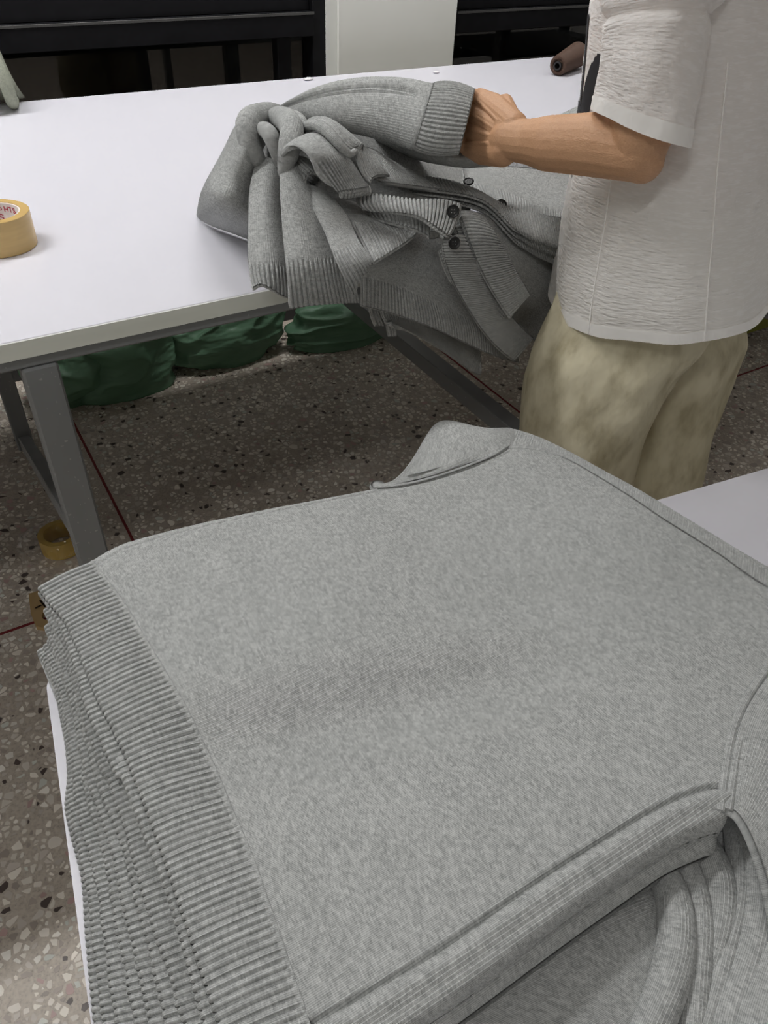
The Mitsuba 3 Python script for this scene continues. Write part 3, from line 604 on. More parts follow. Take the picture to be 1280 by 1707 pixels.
arm += chain([WRL + up_ * 0.01, tb, t1, t2], [0.02, 0.014, 0.0105, 0.009], 14)
arm_t = smoothed(arm, 0.0034, 14)
# right arm
SHR = axis(1.335) - LF * 0.165; ELR = SHR + FC * 0.06 - LF * 0.03 - ZV * 0.27; WRR = ELR + np.array([0.04, 0.15, -0.10])
h2 = (WRR - ELR) / np.linalg.norm(WRR - ELR); u2 = np.cross(h2, ZV); u2 /= np.linalg.norm(u2); n2 = np.cross(u2, h2)
arm2 = chain([SHR, SHR + (ELR - SHR) * 0.5, ELR], [0.052, 0.047, 0.037]) + chain([ELR, ELR + h2 * 0.06, WRR], [0.037, 0.041, 0.026])
k2 = [WRR + h2 * l + u2 * o for l, o in zip((0.08, 0.085, 0.08, 0.07), (-0.03, -0.01, 0.01, 0.028))]
for kx in k2: arm2 += [Man.batch_hull([ball(WRR, 0.02), ball(kx, 0.0125)])]
for kx, L in zip(k2, (0.04, 0.044, 0.041, 0.032)):
    d1 = h2 * 0.9 - n2 * 0.4; d1 /= np.linalg.norm(d1); d2 = h2 * 0.6 - n2 * 0.8
    arm2 += chain([kx, kx + d1 * L, kx + d1 * L + d2 * L * 0.6, kx + d1 * L + d2 * L * 1.05], [0.0095, 0.0088, 0.008, 0.0072], 14)
tb = WRR + h2 * 0.025 - u2 * 0.028 - n2 * 0.008
arm2 += chain([WRR, tb, tb + h2 * 0.035 - u2 * 0.012, tb + h2 * 0.062 - u2 * 0.008], [0.02, 0.014, 0.0105, 0.009], 14)
arm2_t = smoothed(arm2, 0.005, 10)
# trunk, legs, neck and head
LH, RH = PC + LF * .085 + ZV * .84, PC - LF * .075 + ZV * .84
LK, RK = np.array([0.90, 0.77, 0.46]), np.array([1.09, 0.77, 0.46]); LA, RA = np.array([0.91, 0.755, 0.075]), np.array([1.09, 0.755, 0.075])
tr = []
def ell(z, rw, rd, off=0):
    c = axis(z) + FC * off; return [ball(c + LF * s * (rw - rd), rd, 24) for s in (-1, 1)]
lv = [(0.93, 0.13, 0.08, 0), (1.0, 0.135, 0.083, 0), (1.10, 0.135, 0.085, 0), (1.22, 0.15, 0.092, 0), (1.31, 0.155, 0.075, 0)]
for a, b in zip(lv[:-1], lv[1:]): tr += [Man.batch_hull(ell(*a) + ell(*b))]
NK = axis(1.37); HDc = axis(1.50) + FC * 0.045
tr += [Man.batch_hull([ball(SHL, 0.05), ball(axis(1.35), 0.06)]), Man.batch_hull([ball(SHR, 0.05), ball(axis(1.35), 0.06)])]
tr += [bone(NK, HDc - ZV * 0.05 - FC * 0.02, 0.055, 0.05)]
tr += [Man.batch_hull([ball(HDc + ZV * 0.045 - FC * 0.015, 0.077), ball(HDc - ZV * 0.02 + FC * 0.01, 0.066), ball(HDc - ZV * 0.085 + FC * 0.052, 0.028)])]
fx = HDc + FC * 0.078
tr += [Man.batch_hull([ball(fx + ZV * 0.005, 0.010), ball(fx - ZV * 0.028 + FC * 0.016, 0.010)]), Man.batch_hull([ball(fx - ZV * 0.052 + LF * 0.018 - FC * 0.008, 0.008), ball(fx - ZV * 0.052 - LF * 0.018 - FC * 0.008, 0.008), ball(fx - ZV * 0.052, 0.009)])]
for s in (-1, 1): tr += [Man.batch_hull([ball(HDc + LF * s * 0.075 + ZV * 0.02, 0.012), ball(HDc + LF * s * 0.073 - ZV * 0.025, 0.010), ball(HDc + LF * s * 0.083 - FC * 0.014 + ZV * 0.012, 0.011)])]
tr += [bone(LH, axis(0.93) + LF * .06, 0.07, 0.075), bone(RH, axis(0.93) - LF * .06, 0.07, 0.075)]
tr += chain([LH, LK, LA], [0.075, 0.054, 0.038]) + chain([RH, RK, RA], [0.075, 0.054, 0.038])
for A in (LA, RA): tr += [Man.batch_hull([ball(A - ZV * 0.035, 0.036), ball(A - ZV * 0.045 - FC * 0.04, 0.026), ball(A + FC * 0.12 - ZV * 0.052, 0.022), ball(A + FC * 0.11 - ZV * 0.052 + LF * 0.028, 0.02), ball(A + FC * 0.11 - ZV * 0.052 - LF * 0.028, 0.02)])]
trunk = smoothed(tr, 0.011, 12)
body = to_man(trunk) + to_man(arm_t) + to_man(arm2_t)
PK = 'person'
tag(PK, 'person in a sheer white top and loose khaki trousers, hand inside a grey sweater cuff', 'person')
scene[PK + '__body'] = mikit.ply(to_tm(body), 'skin', True); labels[PK + '__body'] = {'label': 'tanned bare forearm and hand'}
hr = Man.batch_hull([ball(HDc + ZV * 0.05 - FC * 0.022, 0.086), ball(HDc - ZV * 0.01 - FC * 0.04, 0.07)]) + Man.batch_hull([ball(HDc - FC * 0.05, 0.06), ball(HDc - FC * 0.055 - ZV * 0.09, 0.045)])
cut = Man.cube([0.3, 0.3, 0.2], True).rotate([0, 0, math.degrees(math.atan2(FC[1], FC[0]))]).translate((HDc + FC * 0.195 - ZV * 0.055).tolist())
hrt = to_tm((hr - cut).refine_to_length(0.01)); trimesh.smoothing.filter_taubin(hrt, iterations=6)
scene[PK + '__hair'] = mikit.ply(hrt, 'hair', True); labels[PK + '__hair'] = {'label': 'short black hair'}
for i, s in enumerate((-1, 1)):
    e = HDc + FC * 0.066 + LF * s * 0.031 + ZV * 0.012
    scene[PK + '__eye' + ('_001' if i else '')] = mikit.ply(cat(trimesh.creation.icosphere(2, 0.012).apply_translation(e)), 'eye_white', True)
    scene[PK + '__pupil' + ('_001' if i else '')] = mikit.ply(trimesh.creation.icosphere(1, 0.006).apply_translation(e + FC * 0.0075), 'eye_dark', True)

# trousers: two wide legs and the seat, folds as waves of the surface
def khaki_fn(p, n, uv):
    a = FB(p.x * 38, p.y * 38, p.z * 16, 5); b = N(p.x * 240, p.y * 240, p.z * 60); c = N(p.x * 1500, p.y * 1500, p.z * 500)
    t = SS(0.22, 0.68, a)
    return MX(MX((0.38, 0.335, 0.215), (0.64, 0.59, 0.43), t), (0.66, 0.62, 0.48), 0.30 * b + 0.15 * c)
dif('khaki', pr(khaki_fn), pr(lambda p, n, uv: (FB(p.x * 50, p.y * 50, p.z * 18, 4)) * 0.006 + N(p.x * 1500, p.y * 1500, p.z * 700) * 0.0003, eps=1e-3))
def loft(rings, nz, nth, wave=None):
    """rings: (z, cx, cy, r along facing, r sideways); closed tube"""
    R = np.array(rings, float); o = np.argsort(R[:, 0]); R = R[o]
    zz = np.linspace(R[0, 0], R[-1, 0], nz); Q = PchipInterpolator(R[:, 0], R[:, 1:])(zz)
    th = np.linspace(0, 2 * np.pi, nth, endpoint=False)
    w = wave(zz[:, None], th[None]) if wave else 0
    rd, rw = Q[:, 2][:, None] + w, Q[:, 3][:, None] + w
    p = np.stack([Q[:, 0], Q[:, 1], zz], -1)[:, None] + FC * (rd * np.cos(th))[..., None] + LF * (rw * np.sin(th))[..., None]
    V = p.reshape(-1, 3)
    i, j = np.meshgrid(np.arange(nz - 1), np.arange(nth), indexing='ij'); a = i * nth + j; b = i * nth + (j + 1) % nth
    f = np.stack([a, b, b + nth, a + nth], -1).reshape(-1, 4); f = np.vstack([f[:, [0, 1, 2]], f[:, [0, 2, 3]]])
    V = np.vstack([V, p[0].mean(0), p[-1].mean(0)]); q = np.arange(nth)
    f = np.vstack([f, np.stack([np.full(nth, len(V) - 2), (q + 1) % nth, q], -1), np.stack([np.full(nth, len(V) - 1), (nz - 1) * nth + q, (nz - 1) * nth + (q + 1) % nth], -1)])
    m = trimesh.Trimesh(V, f, process=False)
    if m.volume < 0: m.invert()
    return m, p, zz, th
def leg_wave(s):
    def fn(z, th):
        return 0.0045 * np.sin(3 * th + 9 * z + s) + 0.006 * np.sin(2 * th - 16 * z + 2 * s) + 0.0025 * np.sin(7 * th + 22 * z + s) + 0.010 * (meshkit.fbm(np.stack(np.broadcast_arrays(np.cos(th) * 1.6, np.sin(th) * 1.6, z * 9 + s * 3), -1), 3) - 0.5)
    return fn
LL = [(0.05, .845, .70, .105, .10), (0.30, .838, .705, .105, .10), (0.50, .832, .712, .104, .098), (0.63, .826, .716, .104, .096), (0.73, .838, .710, .106, .096), (0.80, .855, .706, .112, .098), (0.86, .875, .71, .118, .10), (0.92, .905, .72, .118, .105)]
RL = [(0.05, 1.035, .71, .10, .095), (0.30, 1.035, .715, .10, .095), (0.50, 1.028, .722, .10, .094), (0.63, 1.036, .724, .10, .094), (0.73, 1.040, .728, .105, .096), (0.80, 1.03, .735, .112, .10), (0.86, 1.0, .745, .120, .105), (0.92, .965, .742, .12, .105)]
LL = [(z, x * 1.08, y * 1.08, a * 1.06, b * 1.06) if z < .79 else (z, PC[0] + LF[0] * (.095 - .4 * (z - .8)) + FC[0] * .02, PC[1] + LF[1] * (.095 - .4 * (z - .8)) + FC[1] * .02, .122, .088) for z, x, y, a, b in LL]
RL = [(z, x * 1.06, y * 1.06, a * 1.05, b * 1.05) if z < .79 else (z, PC[0] - LF[0] * (.07 - .3 * (z - .8)) + FC[0] * .01, PC[1] - LF[1] * (.07 - .3 * (z - .8)) - FC[1] * .015, .12, .10) for z, x, y, a, b in RL]
l_m = loft(LL, 90, 72, leg_wave(0.3))[0]; r_m = loft(RL, 90, 72, leg_wave(1.7))[0]
pel = loft([(0.86, PC[0] + FC[0] * .03, PC[1] + FC[1] * .03, .118, .17), (0.93, PC[0] + FC[0] * .03, PC[1] + FC[1] * .03, .112, .165), (1.02, PC[0] + FC[0] * .04, PC[1] + FC[1] * .04, .10, .15)], 20, 72)[0]
tro = to_tm(to_man(l_m) + to_man(r_m) + to_man(pel))
_v = np.array(tro.vertices); _v[:, 1] = np.minimum(_v[:, 1], TY0 - 0.010); tro.vertices = _v
scene[PK + '__trousers'] = mikit.ply(tro, 'khaki', 40); labels[PK + '__trousers'] = {'label': 'loose washed khaki trousers'}

# sheer white top: slub knit sheet round the trunk, wide sleeve, hems and seams
def sheer_fn(p, n, uv):
    a = FB(uv.x * 95, uv.y * 480, 0.0, 3); b = N(uv.x * 260, uv.y * 1400, 2.0); c = FB(uv.x * 12, uv.y * 12, 4.0, 2)
    t = dr.clip(0.42 + 0.5 * SS(0.5, 0.72, a) + (b - 0.5) * 0.35 + (c - 0.5) * 0.3, 0, 1)
    return MX((0.90, 0.88, 0.855), (0.995, 0.99, 0.98), t)
def sheer_bump(p, n, uv): return (FB(uv.x * 95, uv.y * 480, 0.0, 3) * 1.6 + FB(uv.x * 18, uv.y * 30, 1.0, 2) * 2.0) * 0.0011
scene['sheer'] = {'type': 'bumpmap', 'arbitrary': pr(sheer_bump, eps=4e-4), 'scale': 1.0, 'bsdf': {'type': 'principledthin', 'base_color': pr(sheer_fn), 'roughness': 0.7, 'diff_trans': 0.36, 'spec_trans': 0.12, 'eta': 1.05, 'sheen': 0.2}}
scene['sheer_hem'] = {'type': 'principledthin', 'base_color': {'type': 'rgb', 'value': [0.93, 0.92, 0.90]}, 'roughness': 0.7, 'diff_trans': 0.35}
mat('print_black', (0.018, 0.019, 0.022), 0.7)
def top_wave(z, th):
    k = np.clip((1.20 - z) / 0.38, 0, 1)
    return k * (0.010 * np.sin(3 * th + 0.5 + 2 * z) + 0.005 * np.sin(5 * th - 1.0 + 5 * z) + 0.002 * np.sin(11 * th)) + 0.012 * (meshkit.fbm(np.stack(np.broadcast_arrays(np.cos(th) * 2.2, np.sin(th) * 2.2, z * 4), -1), 3, 9) - 0.5)
def tring(z, rd, rw, off=0.0):
    c = axis(z) + FC * off; return (z, c[0], c[1], rd, rw)
TOPR = [tring(0.825, .186, .206), tring(0.86, .184, .206), tring(0.92, .176, .200), tring(1.0, .164, .184), tring(1.08, .155, .180), tring(1.15, .150, .178), tring(1.22, .144, .176), tring(1.30, .122, .18), tring(1.35, .10, .16), tring(1.385, .075, .09)]
_, tp, tz, tth = loft(TOPR, 130, 180, top_wave)
tp[..., 2] -= 0.045 * np.cos(tth)[None] * np.clip((1.05 - tz) / 0.23, 0, 1)[:, None] ** 1.5
tp[..., 1] = np.where(tp[..., 2] < 0.93, np.minimum(tp[..., 1], TY0 - 0.006), tp[..., 1])
def open_tube(p, th_, key, bs, lab=None, s0=0.0):
    """p (n along, m around): a thin cloth tube, open at both ends"""
    q = np.concatenate([p, p[:, :1]], 1)
    s = np.r_[0, np.cumsum(np.linalg.norm(np.diff(q, axis=0), axis=-1).mean(1))]; t = np.r_[0, np.cumsum(np.linalg.norm(np.diff(q, axis=1), axis=-1).mean(0))]
    uv = np.stack(np.meshgrid(t, s), -1)
    n, m = q.shape[:2]
    me = trimesh.Trimesh(q.reshape(-1, 3), grid_faces(n, m), process=False)
    scene[key] = mikit.ply(me, bs, True, uv=uv.reshape(-1, 2))
    if lab: labels[key] = {'label': lab}
KT = PK + '__top'
open_tube(tp, 0.001, KT, 'sheer', 'sheer white slub knit top with short sleeves')
def out_dir(p): c = p.mean(1, keepdims=True); o = p - c; o[..., 2] = 0; return o / np.linalg.norm(o, axis=-1, keepdims=True)
k_ = np.searchsorted(tz, 0.825 + 0.016)
hb = tp[:k_ + 1] + out_dir(tp[:k_ + 1]) * 0.0012
open_tube(hb, .001, KT + '__hem', 'sheer_hem', 'stitched hem')
# left sleeve
def sleeve(cs, rr, key, side):
    cs = np.array(cs); n = 70; m = 72
    c = lerp_curve(cs, n, 'cubic'); s = np.linspace(0, 1, n); R = PchipInterpolator(np.linspace(0, 1, len(rr)), np.array(rr))(s)
    tn = np.gradient(c, axis=0); tn /= np.linalg.norm(tn, axis=1, keepdims=True)
    a = FC - tn * (tn @ FC)[:, None]; a /= np.linalg.norm(a, axis=1, keepdims=True); b = np.cross(tn, a)
    th = np.linspace(0, 2 * np.pi, m, endpoint=False)
    w = 0.004 * np.sin(2 * th[None] + 7 * s[:, None]) + 0.010 * (meshkit.fbm(np.stack(np.broadcast_arrays(np.cos(th)[None] * 2, np.sin(th)[None] * 2, s[:, None] * 5 + side), -1), 3, 3) - .5)
    fold = 0.014 * np.exp(-((s - 0.55) / 0.035) ** 2)[:, None] * (0.5 + 0.5 * np.cos(th - 2.2))[None] - 0.006 * np.exp(-((s - 0.61) / 0.02) ** 2)[:, None]
    g = c[:, None] + a[:, None] * ((R[:, 0][:, None] + w + fold) * np.cos(th))[..., None] + b[:, None] * ((R[:, 1][:, None] + w + fold) * np.sin(th))[..., None]
    g = g + (tn[:, None] * (0.020 * np.clip((s - .6) / .4, 0, 1)[:, None] * np.cos(th - np.pi)[None])[..., None])
    open_tube(g, .001, key, 'sheer', None)
    e = g[-5:]; o = e - c[-5:, None]; o /= np.linalg.norm(o, axis=-1, keepdims=True)
    open_tube(e + o * 0.0012, .001, key + '_hem' if False else key.replace('sleeve', 'sleeve_hem'), 'sheer_hem')
    return g
ax_ = lambda t, dx=0, dy=0: SHL + (ELL - SHL) * t + RT * dx + UP * dy
sl = sleeve([axis(1.335) + LF * 0.09, ax_(0.02, -.002), ax_(0.30, .002), ax_(0.62, .003), ax_(0.90, .002, .004)], [(.07, .07), (.070, .066), (.066, .064), (.064, .062), (.060, .060)], KT + '__sleeve', 0)
sleeve([axis(1.345) - LF * 0.10, SHR - LF * 0.03 - ZV * 0.03, SHR + (ELR - SHR) * 0.4 - LF * .015, SHR + (ELR - SHR) * 0.72 - LF * .01], [(.075, .07), (.07, .066), (.068, .062), (.062, .056)], KT + '__sleeve_001', 2)
# side seams as fine raised cords
def on_top(z, ang, o=0.001):
    i = np.clip(np.interp(z, tz, np.arange(len(tz))), 0, len(tz) - 1); j = int(round(ang / (2 * np.pi) * len(tth))) % len(tth)
    p = tp[int(i), j]; return p + out_dir(tp[int(i)][None])[0, j] * o
for i, a in enumerate((1.18, 2.05)):
    tube(KT + '__seam' + (f'_{i:03d}' if i else ''), [on_top(z, a) for z in np.linspace(0.828, 1.18, 9)], [0.0011, 0.0011], bs='sheer_hem', n=6, sub=6)
# black print on the chest: slanted strokes lying on the cloth
def stroke(key, poly):
    g = []
    for (z0, a0, b0), (z1, a1, b1) in zip(poly[:-1], poly[1:]):
        for t in np.linspace(0, 1, 8):
            z = z0 + (z1 - z0) * t; a = a0 + (a1 - a0) * t; b = b0 + (b1 - b0) * t
            ii = int(np.clip(np.interp(z, tz, np.arange(len(tz))), 0, len(tz) - 1)); row = []
            for q in np.linspace(a, b, 8):
                x = (q % (2 * np.pi)) / (2 * np.pi) * len(tth); j = int(x); fr = x - j
                row.append(tp[ii, j % len(tth)] * (1 - fr) + tp[ii, (j + 1) % len(tth)] * fr)
            g.append(row)
    g = np.array(g); c = axis(1.1); o = g - c; o[..., 2] = 0; o /= np.linalg.norm(o, axis=-1, keepdims=True); g = g + o * 0.0016
    m, uv = shell(g, 0.0006)
    scene[key] = mikit.ply(m, 'print_black', True)
pk = KT + '__print'
stroke(pk, [(1.165, .86, .96), (1.145, .72, .95), (1.11, .60, .86), (1.08, .52, .70), (1.06, .50, .58)]); labels[pk] = {'label': 'black printed stroke'}
stroke(pk + '_001', [(1.20, .44, .56), (1.13, .42, .55), (1.08, .40, .52)]); stroke(pk + '_002', [(1.09, .30, .42), (1.02, .26, .36)]); stroke(pk + '_003', [(1.07, .47, .54), (1.0, .47, .53)])

# ---------------------------------------------------------------- heap of sweaters on the cutting table
def base_depth(x, y):
    d = ray(x, y)
    tt = (TZ - CAMH) / d[2] if d[2] < -1e-6 else 9.0                     # table top
    # slope of the heap: z = 0.90 + 0.55 (Y - 0.93) above the edge, upright below it
    a = 0.55; ts = (0.90 - a * 0.93 - CAMH) / (d[2] - a * d[1]); q = CAM + d * ts
    if q[1] < 0.93: ts = 0.93 / d[1]
    return ts, tt
def W(p):
    """control point: (x, y, pull toward the camera in metres from the heap's surface)"""
    x, y, o = p; ts, tt = base_depth(x, y)
    t = ts - o
    q = CAM + ray(x, y) * t
    hit = CAM + ray(x, y) * tt
    if hit[1] >= TY0:
        if t > tt - 0.009: q = CAM + ray(x, y) * (tt - 0.009)
    elif q[1] > TY0 - 0.006 and q[2] > TZ - 0.05: q = CAM + ray(x, y) * ((TY0 - 0.006) / ray(x, y)[1])
    return q
def Ws(rows): return [[W(p) for p in r] for r in rows]
def rib_disp(pitch=0.006, amp=0.0022, along='v', lo=0.0, hi=1.0, axis_='u'):
    """ribs repeated over arc length of one direction, shown where the other parameter is within lo..hi"""
    def fn(uv, su, sv):
        if axis_ == 'u': L = uv[..., 0].max(); n = max(2, round(L / pitch)); x = uv[..., 0] / L * n; w = sv
        else: L = uv[..., 1].max(); n = max(2, round(L / pitch)); x = uv[..., 1] / L * n; w = su
        m = np.clip((w - lo) / 0.03 + 0.5, 0, 1) * np.clip((hi - w) / 0.03 + 0.5, 0, 1)
        e = 0.0025 * np.clip((w - lo) / 0.02 + 0.5, 0, 1) if lo > 0 else 0
        return m * 1.25 * amp * (rib_height(x) - 0.7)
    return fn
def part(key, rows, ribs=None, th=0.005, lab=None, nu=None, nv=None, swap=False, bs='knit', kv=None, ku=None):
    """rows of control points; the rows follow u (across the ribs), the points of a row follow v (along the ribs)"""
    c = np.array(Ws(rows))
    lu = np.linalg.norm(np.diff(c, axis=0), axis=-1).sum(0).max(); lv = np.linalg.norm(np.diff(c, axis=1), axis=-1).sum(1).max()
    if ribs and ribs.get('axis_', 'u') == 'u': nu = nu or int(lu / ribs['pitch'] * 9) + 10
    elif ribs: nv = int(lv / ribs['pitch'] * 9) + 10; nu = nu or int(lu / 0.0035) + 12
    else: nu = nu or int(lu / 0.0035) + 12
    nv = nv or int(lv / 0.0045) + 12
    g = surf(c, nu, nv, ku, kv)
    n = grid_normals(g)
    if (n.reshape(-1, 3) * (CAM - g.reshape(-1, 3))).sum() < 0: g = g[::-1]
    uv = arc_uv(g); su = np.linspace(0, 1, nu)[:, None] * np.ones((1, nv)); sv = np.ones((nu, 1)) * np.linspace(0, 1, nv)[None]
    wob = 0.0010 * (meshkit.fbm(g * 30.0, 3, 11) - 0.5)
    dd = wob + (rib_disp(**ribs)(uv, su, sv) if ribs else 0)
    m, UV = shell(g, th, dd, uv)
    key = key if key not in scene else next(f'{key}_{i:03d}' for i in range(1, 99) if f'{key}_{i:03d}' not in scene)
    scene[key] = mikit.ply(m, bs, True, uv=UV)
    if lab: labels[key] = {'label': lab}
    return g
R_ = dict
HA, HB, HC, HD_, HE = ['rumpled_sweater' + (f'_{i:03d}' if i else '') for i in range(5)]
tag(HA, 'rumpled grey cardigan whose sleeve cuff the hand is inside, highest of the heap', 'sweater')
tag(HB, 'grey sweater bulging over the left end of the heap, lying on the white table', 'sweater')
tag(HC, 'grey sweater with two ribbed panels hanging over the table edge, left in the heap', 'sweater')
tag(HD_, 'grey sweater whose folded cuffs curl in the middle of the heap', 'sweater')
tag(HE, 'grey cardigan hanging lowest from the table edge, with button band and ribbed hems', 'sweater')

# C: the mound under everything
part(HC + '__body', [
    [(404, 222, .0), (450, 200, .02), (520, 190, .03), (600, 200, .03), (680, 215, .02), (760, 235, -.02)],
    [(410, 280, .02), (460, 260, .05), (530, 250, .05), (610, 255, .04), (690, 265, .02), (770, 275, -.02)],
    [(420, 340, .01), (470, 330, .04), (540, 325, .04), (620, 320, .04), (700, 325, .02), (780, 330, -.01)],
    [(430, 400, .01), (480, 400, .03), (550, 395, .03), (630, 390, .02), (710, 390, .01), (790, 400, -.02)],
    [(440, 455, .01), (490, 460, .02), (560, 455, .02), (640, 450, .01), (720, 460, .0), (800, 480, -.03)]], None, .008, 'body under the folds')
# B: bulge at the left
part(HB + '__body', [
    [(330, 352, -.5), (335, 320, -.1), (352, 285, .0), (376, 240, .06), (396, 204, .10), (428, 184, .08), (462, 180, .02)],
    [(336, 368, -.5), (350, 330, .02), (368, 295, .06), (392, 252, .10), (412, 212, .13), (436, 196, .10), (466, 188, .04)],
    [(372, 384, -.5), (382, 345, .04), (396, 305, .07), (412, 268, .10), (424, 232, .12), (444, 212, .09), (470, 200, .03)],
    [(416, 400, -.5), (418, 360, .02), (424, 320, .03), (432, 284, .05), (438, 252, .06), (452, 230, .04), (474, 214, .0)]], lab='bulging body', swap=True)
def cord(key, pts, rad, lab=None, flat=1.0, n=16, ribbed=0, bs='knit'):
    key = key if key not in scene else next(f'{key}_{i:03d}' for i in range(1, 99) if f'{key}_{i:03d}' not in scene)
    tube(key, [W(p) for p in pts], rad, bs=bs, n=n, sub=10, label=lab, flat=flat)
cord(HB + '__fold', [(432, 280, .06), (424, 256, .10), (414, 232, .12), (412, 210, .13), (424, 197, .12), (444, 190, .09), (464, 184, .05)], [.008, .013, .016, .017, .016, .013, .008], 'rolled fold')
# C: two hanging panels and the twisted folds that they hang from
part(HC + '__panel', [
    [(426, 268, .07), (418, 305, .08), (414, 350, .07), (413, 400, .06), (414, 440, .05), (420, 480, .045)],
    [(440, 262, .09), (434, 300, .095), (430, 350, .085), (430, 400, .075), (432, 440, .065), (438, 474, .055)],
    [(454, 264, .10), (450, 300, .10), (448, 350, .09), (450, 400, .08), (454, 442, .07), (458, 484, .06)],
    [(470, 270, .085), (470, 305, .085), (470, 350, .075), (474, 400, .065), (480, 446, .055), (484, 496, .05)]],
    R_(lo=.80, pitch=.0062, amp=.0024), .006, 'left hanging panel with ribbed cuff')
part(HC + '__panel', [
    [(468, 262, .13), (466, 300, .135), (468, 350, .125), (472, 400, .115), (477, 450, .105), (485, 514, .095)],
    [(482, 262, .15), (482, 300, .15), (486, 350, .14), (492, 400, .13), (498, 450, .115), (505, 511, .10)],
    [(498, 278, .15), (504, 310, .15), (512, 355, .14), (520, 402, .13), (526, 449, .115), (535, 508, .10)],
    [(512, 300, .13), (526, 325, .13), (540, 360, .125), (550, 402, .115), (557, 447, .105), (568, 506, .09)],
    [(530, 315, .10), (550, 340, .10), (568, 370, .10), (580, 405, .09), (588, 445, .08), (600, 505, .07)]],
    R_(lo=.745, pitch=.0062, amp=.0024), .007, 'middle hanging panel with ribbed hem')
cord(HC + '__fold', [(470, 275, .10), (462, 250, .13), (452, 228, .15), (440, 216, .14), (428, 222, .115), (420, 236, .09)], [.010, .011, .011, .010, .008, .004], 'twisted fold')
cord(HC + '__fold', [(476, 290, .13), (480, 258, .165), (486, 228, .18), (482, 206, .165), (464, 195, .13), (442, 200, .09)], [.010, .015, .016, .016, .013, .006], 'twisted fold')
cord(HC + '__fold', [(492, 250, .14), (500, 222, .15), (496, 204, .13), (474, 188, .08)], [.006, .012, .013, .007], 'twisted fold')
# A: the sleeve held by the hand: closed rings (top pixel, bottom pixel, pull, half depth)
def ring_loft(key, rings, lab, n=96, per=14, sharp=None, ribs=None):
    th_ = np.linspace(0, 2 * np.pi, n, endpoint=False); R = []
    for (x0, y0), (x1, y1), o, rb in rings:
        xm, ym = (x0 + x1) / 2, (y0 + y1) / 2; ts, tt = base_depth(xm, ym); t = ts - o
        a, b = CAM + ray(x0, y0) * t, CAM + ray(x1, y1) * t; c = (a + b) / 2; v = c - CAM; v /= np.linalg.norm(v)
        R.append(c[None] + np.cos(th_)[:, None] * (a - c)[None] - np.sin(th_)[:, None] * rb * v[None])
    R = np.array(R); m = (len(R) - 1) * per + 1
    g = CubicSpline(np.arange(len(R)), R, axis=0)(np.linspace(0, len(R) - 1, m))
    g = np.concatenate([g, g[:, :1]], 1)
    nn = grid_normals(g); c = g.mean(1, keepdims=True)
    tq = np.linspace(0, 2 * np.pi, n + 1)[None]
    if (nn * (g - c)).sum() < 0: g = g[:, ::-1]; nn = -nn[:, ::-1]; tq = tq[:, ::-1]
    s_ = np.linspace(0, 1, m)[:, None]
    d = 0.0035 * (meshkit.fbm(g * 16, 3, 4) - .5)
    d = d - 0.006 * np.exp(-((tq - 0.95) / 0.08) ** 2) * np.clip((0.9 - s_) / .15, 0, 1) + 0.004 * np.exp(-((tq - 0.7) / 0.22) ** 2) * np.clip((0.9 - s_) / .15, 0, 1)
    uv = arc_uv(g); me, UV = shell(g, 0.004, d, uv)
    scene[key] = mikit.ply(me, 'knit', True, uv=UV[:, ::-1]); labels[key] = {'label': lab}
ring_loft(HA + '__sleeve', [((462, 183), (470, 196), .05, .010), ((490, 162), (508, 204), .08, .022), ((540, 140), (566, 218), .11, .034), ((600, 128), (625, 232), .13, .042), ((652, 127), (665, 244), .16, .045), ((696, 134), (682, 250), .185, .044), ((722, 139), (694, 250), .195, .042)], 'sleeve stretched over the hand')
def cuff(key, ring0, ring1, pitch, amp, lab, th=.004, n=420, m=26, close=True, back0=None):
    """a ribbed tube between two closed rings of world points"""
    def cl(r, n):
        r = np.array(r); r = np.vstack([r, r[:1]]); s = np.r_[0, np.cumsum(np.linalg.norm(np.diff(r, axis=0), axis=1))]
        return CubicSpline(s, r, bc_type='periodic')(np.linspace(0, s[-1], n))
    a, b = cl(ring0, n), cl(ring1, n)
    t = np.linspace(0, 1, m)[None, :, None]
    g = a[:, None] * (1 - t) + b[:, None] * t
    c = g.mean(0, keepdims=True); o = g - c
    g = g + o * (0.10 * np.sin(np.pi * t))
    n_ = grid_normals(g); n_[0] = n_[-1] = (n_[1] + n_[-2]) / 2
    if (n_ * o).sum() < 0: g = g[::-1]; n_ = -n_[::-1]
    uv = arc_uv(g); L = uv[..., 0].max(); k = round(L / pitch)
    d = amp * (rib_height(uv[..., 0] / L * k) - 0.6) * np.clip((np.linspace(0, 1, m) + 0.02) / 0.1, 0.2, 1)[None]
    me, UV = shell(g, th, d, uv)
    scene[key] = mikit.ply(me, 'knit', True, uv=UV); labels[key] = {'label': lab}
def WD(x, y, d): return D(x, y, d)
HX = 1.10
def ring3(x0, y0, x1, y1, d, rb, n=10, lean=0.0):
    a, b = D(x0, y0, d + lean), D(x1, y1, d - lean); c = (a + b) / 2; v = c - CAM; v /= np.linalg.norm(v); th_ = np.linspace(0, 2 * np.pi, n, endpoint=False)
    return c[None] + np.cos(th_)[:, None] * (a - c)[None] - np.sin(th_)[:, None] * rb * v[None]
def dA(x, y, o): return base_depth(x, y)[0] - o
dc = dA(708, 195, .197)
cuff(HA + '__cuff', ring3(724, 137, 690, 250, dc, .044), ring3(790, 148, 764, 257, min(dc, 1.105), .046), .0060, .0026, 'ribbed cuff round the hand')
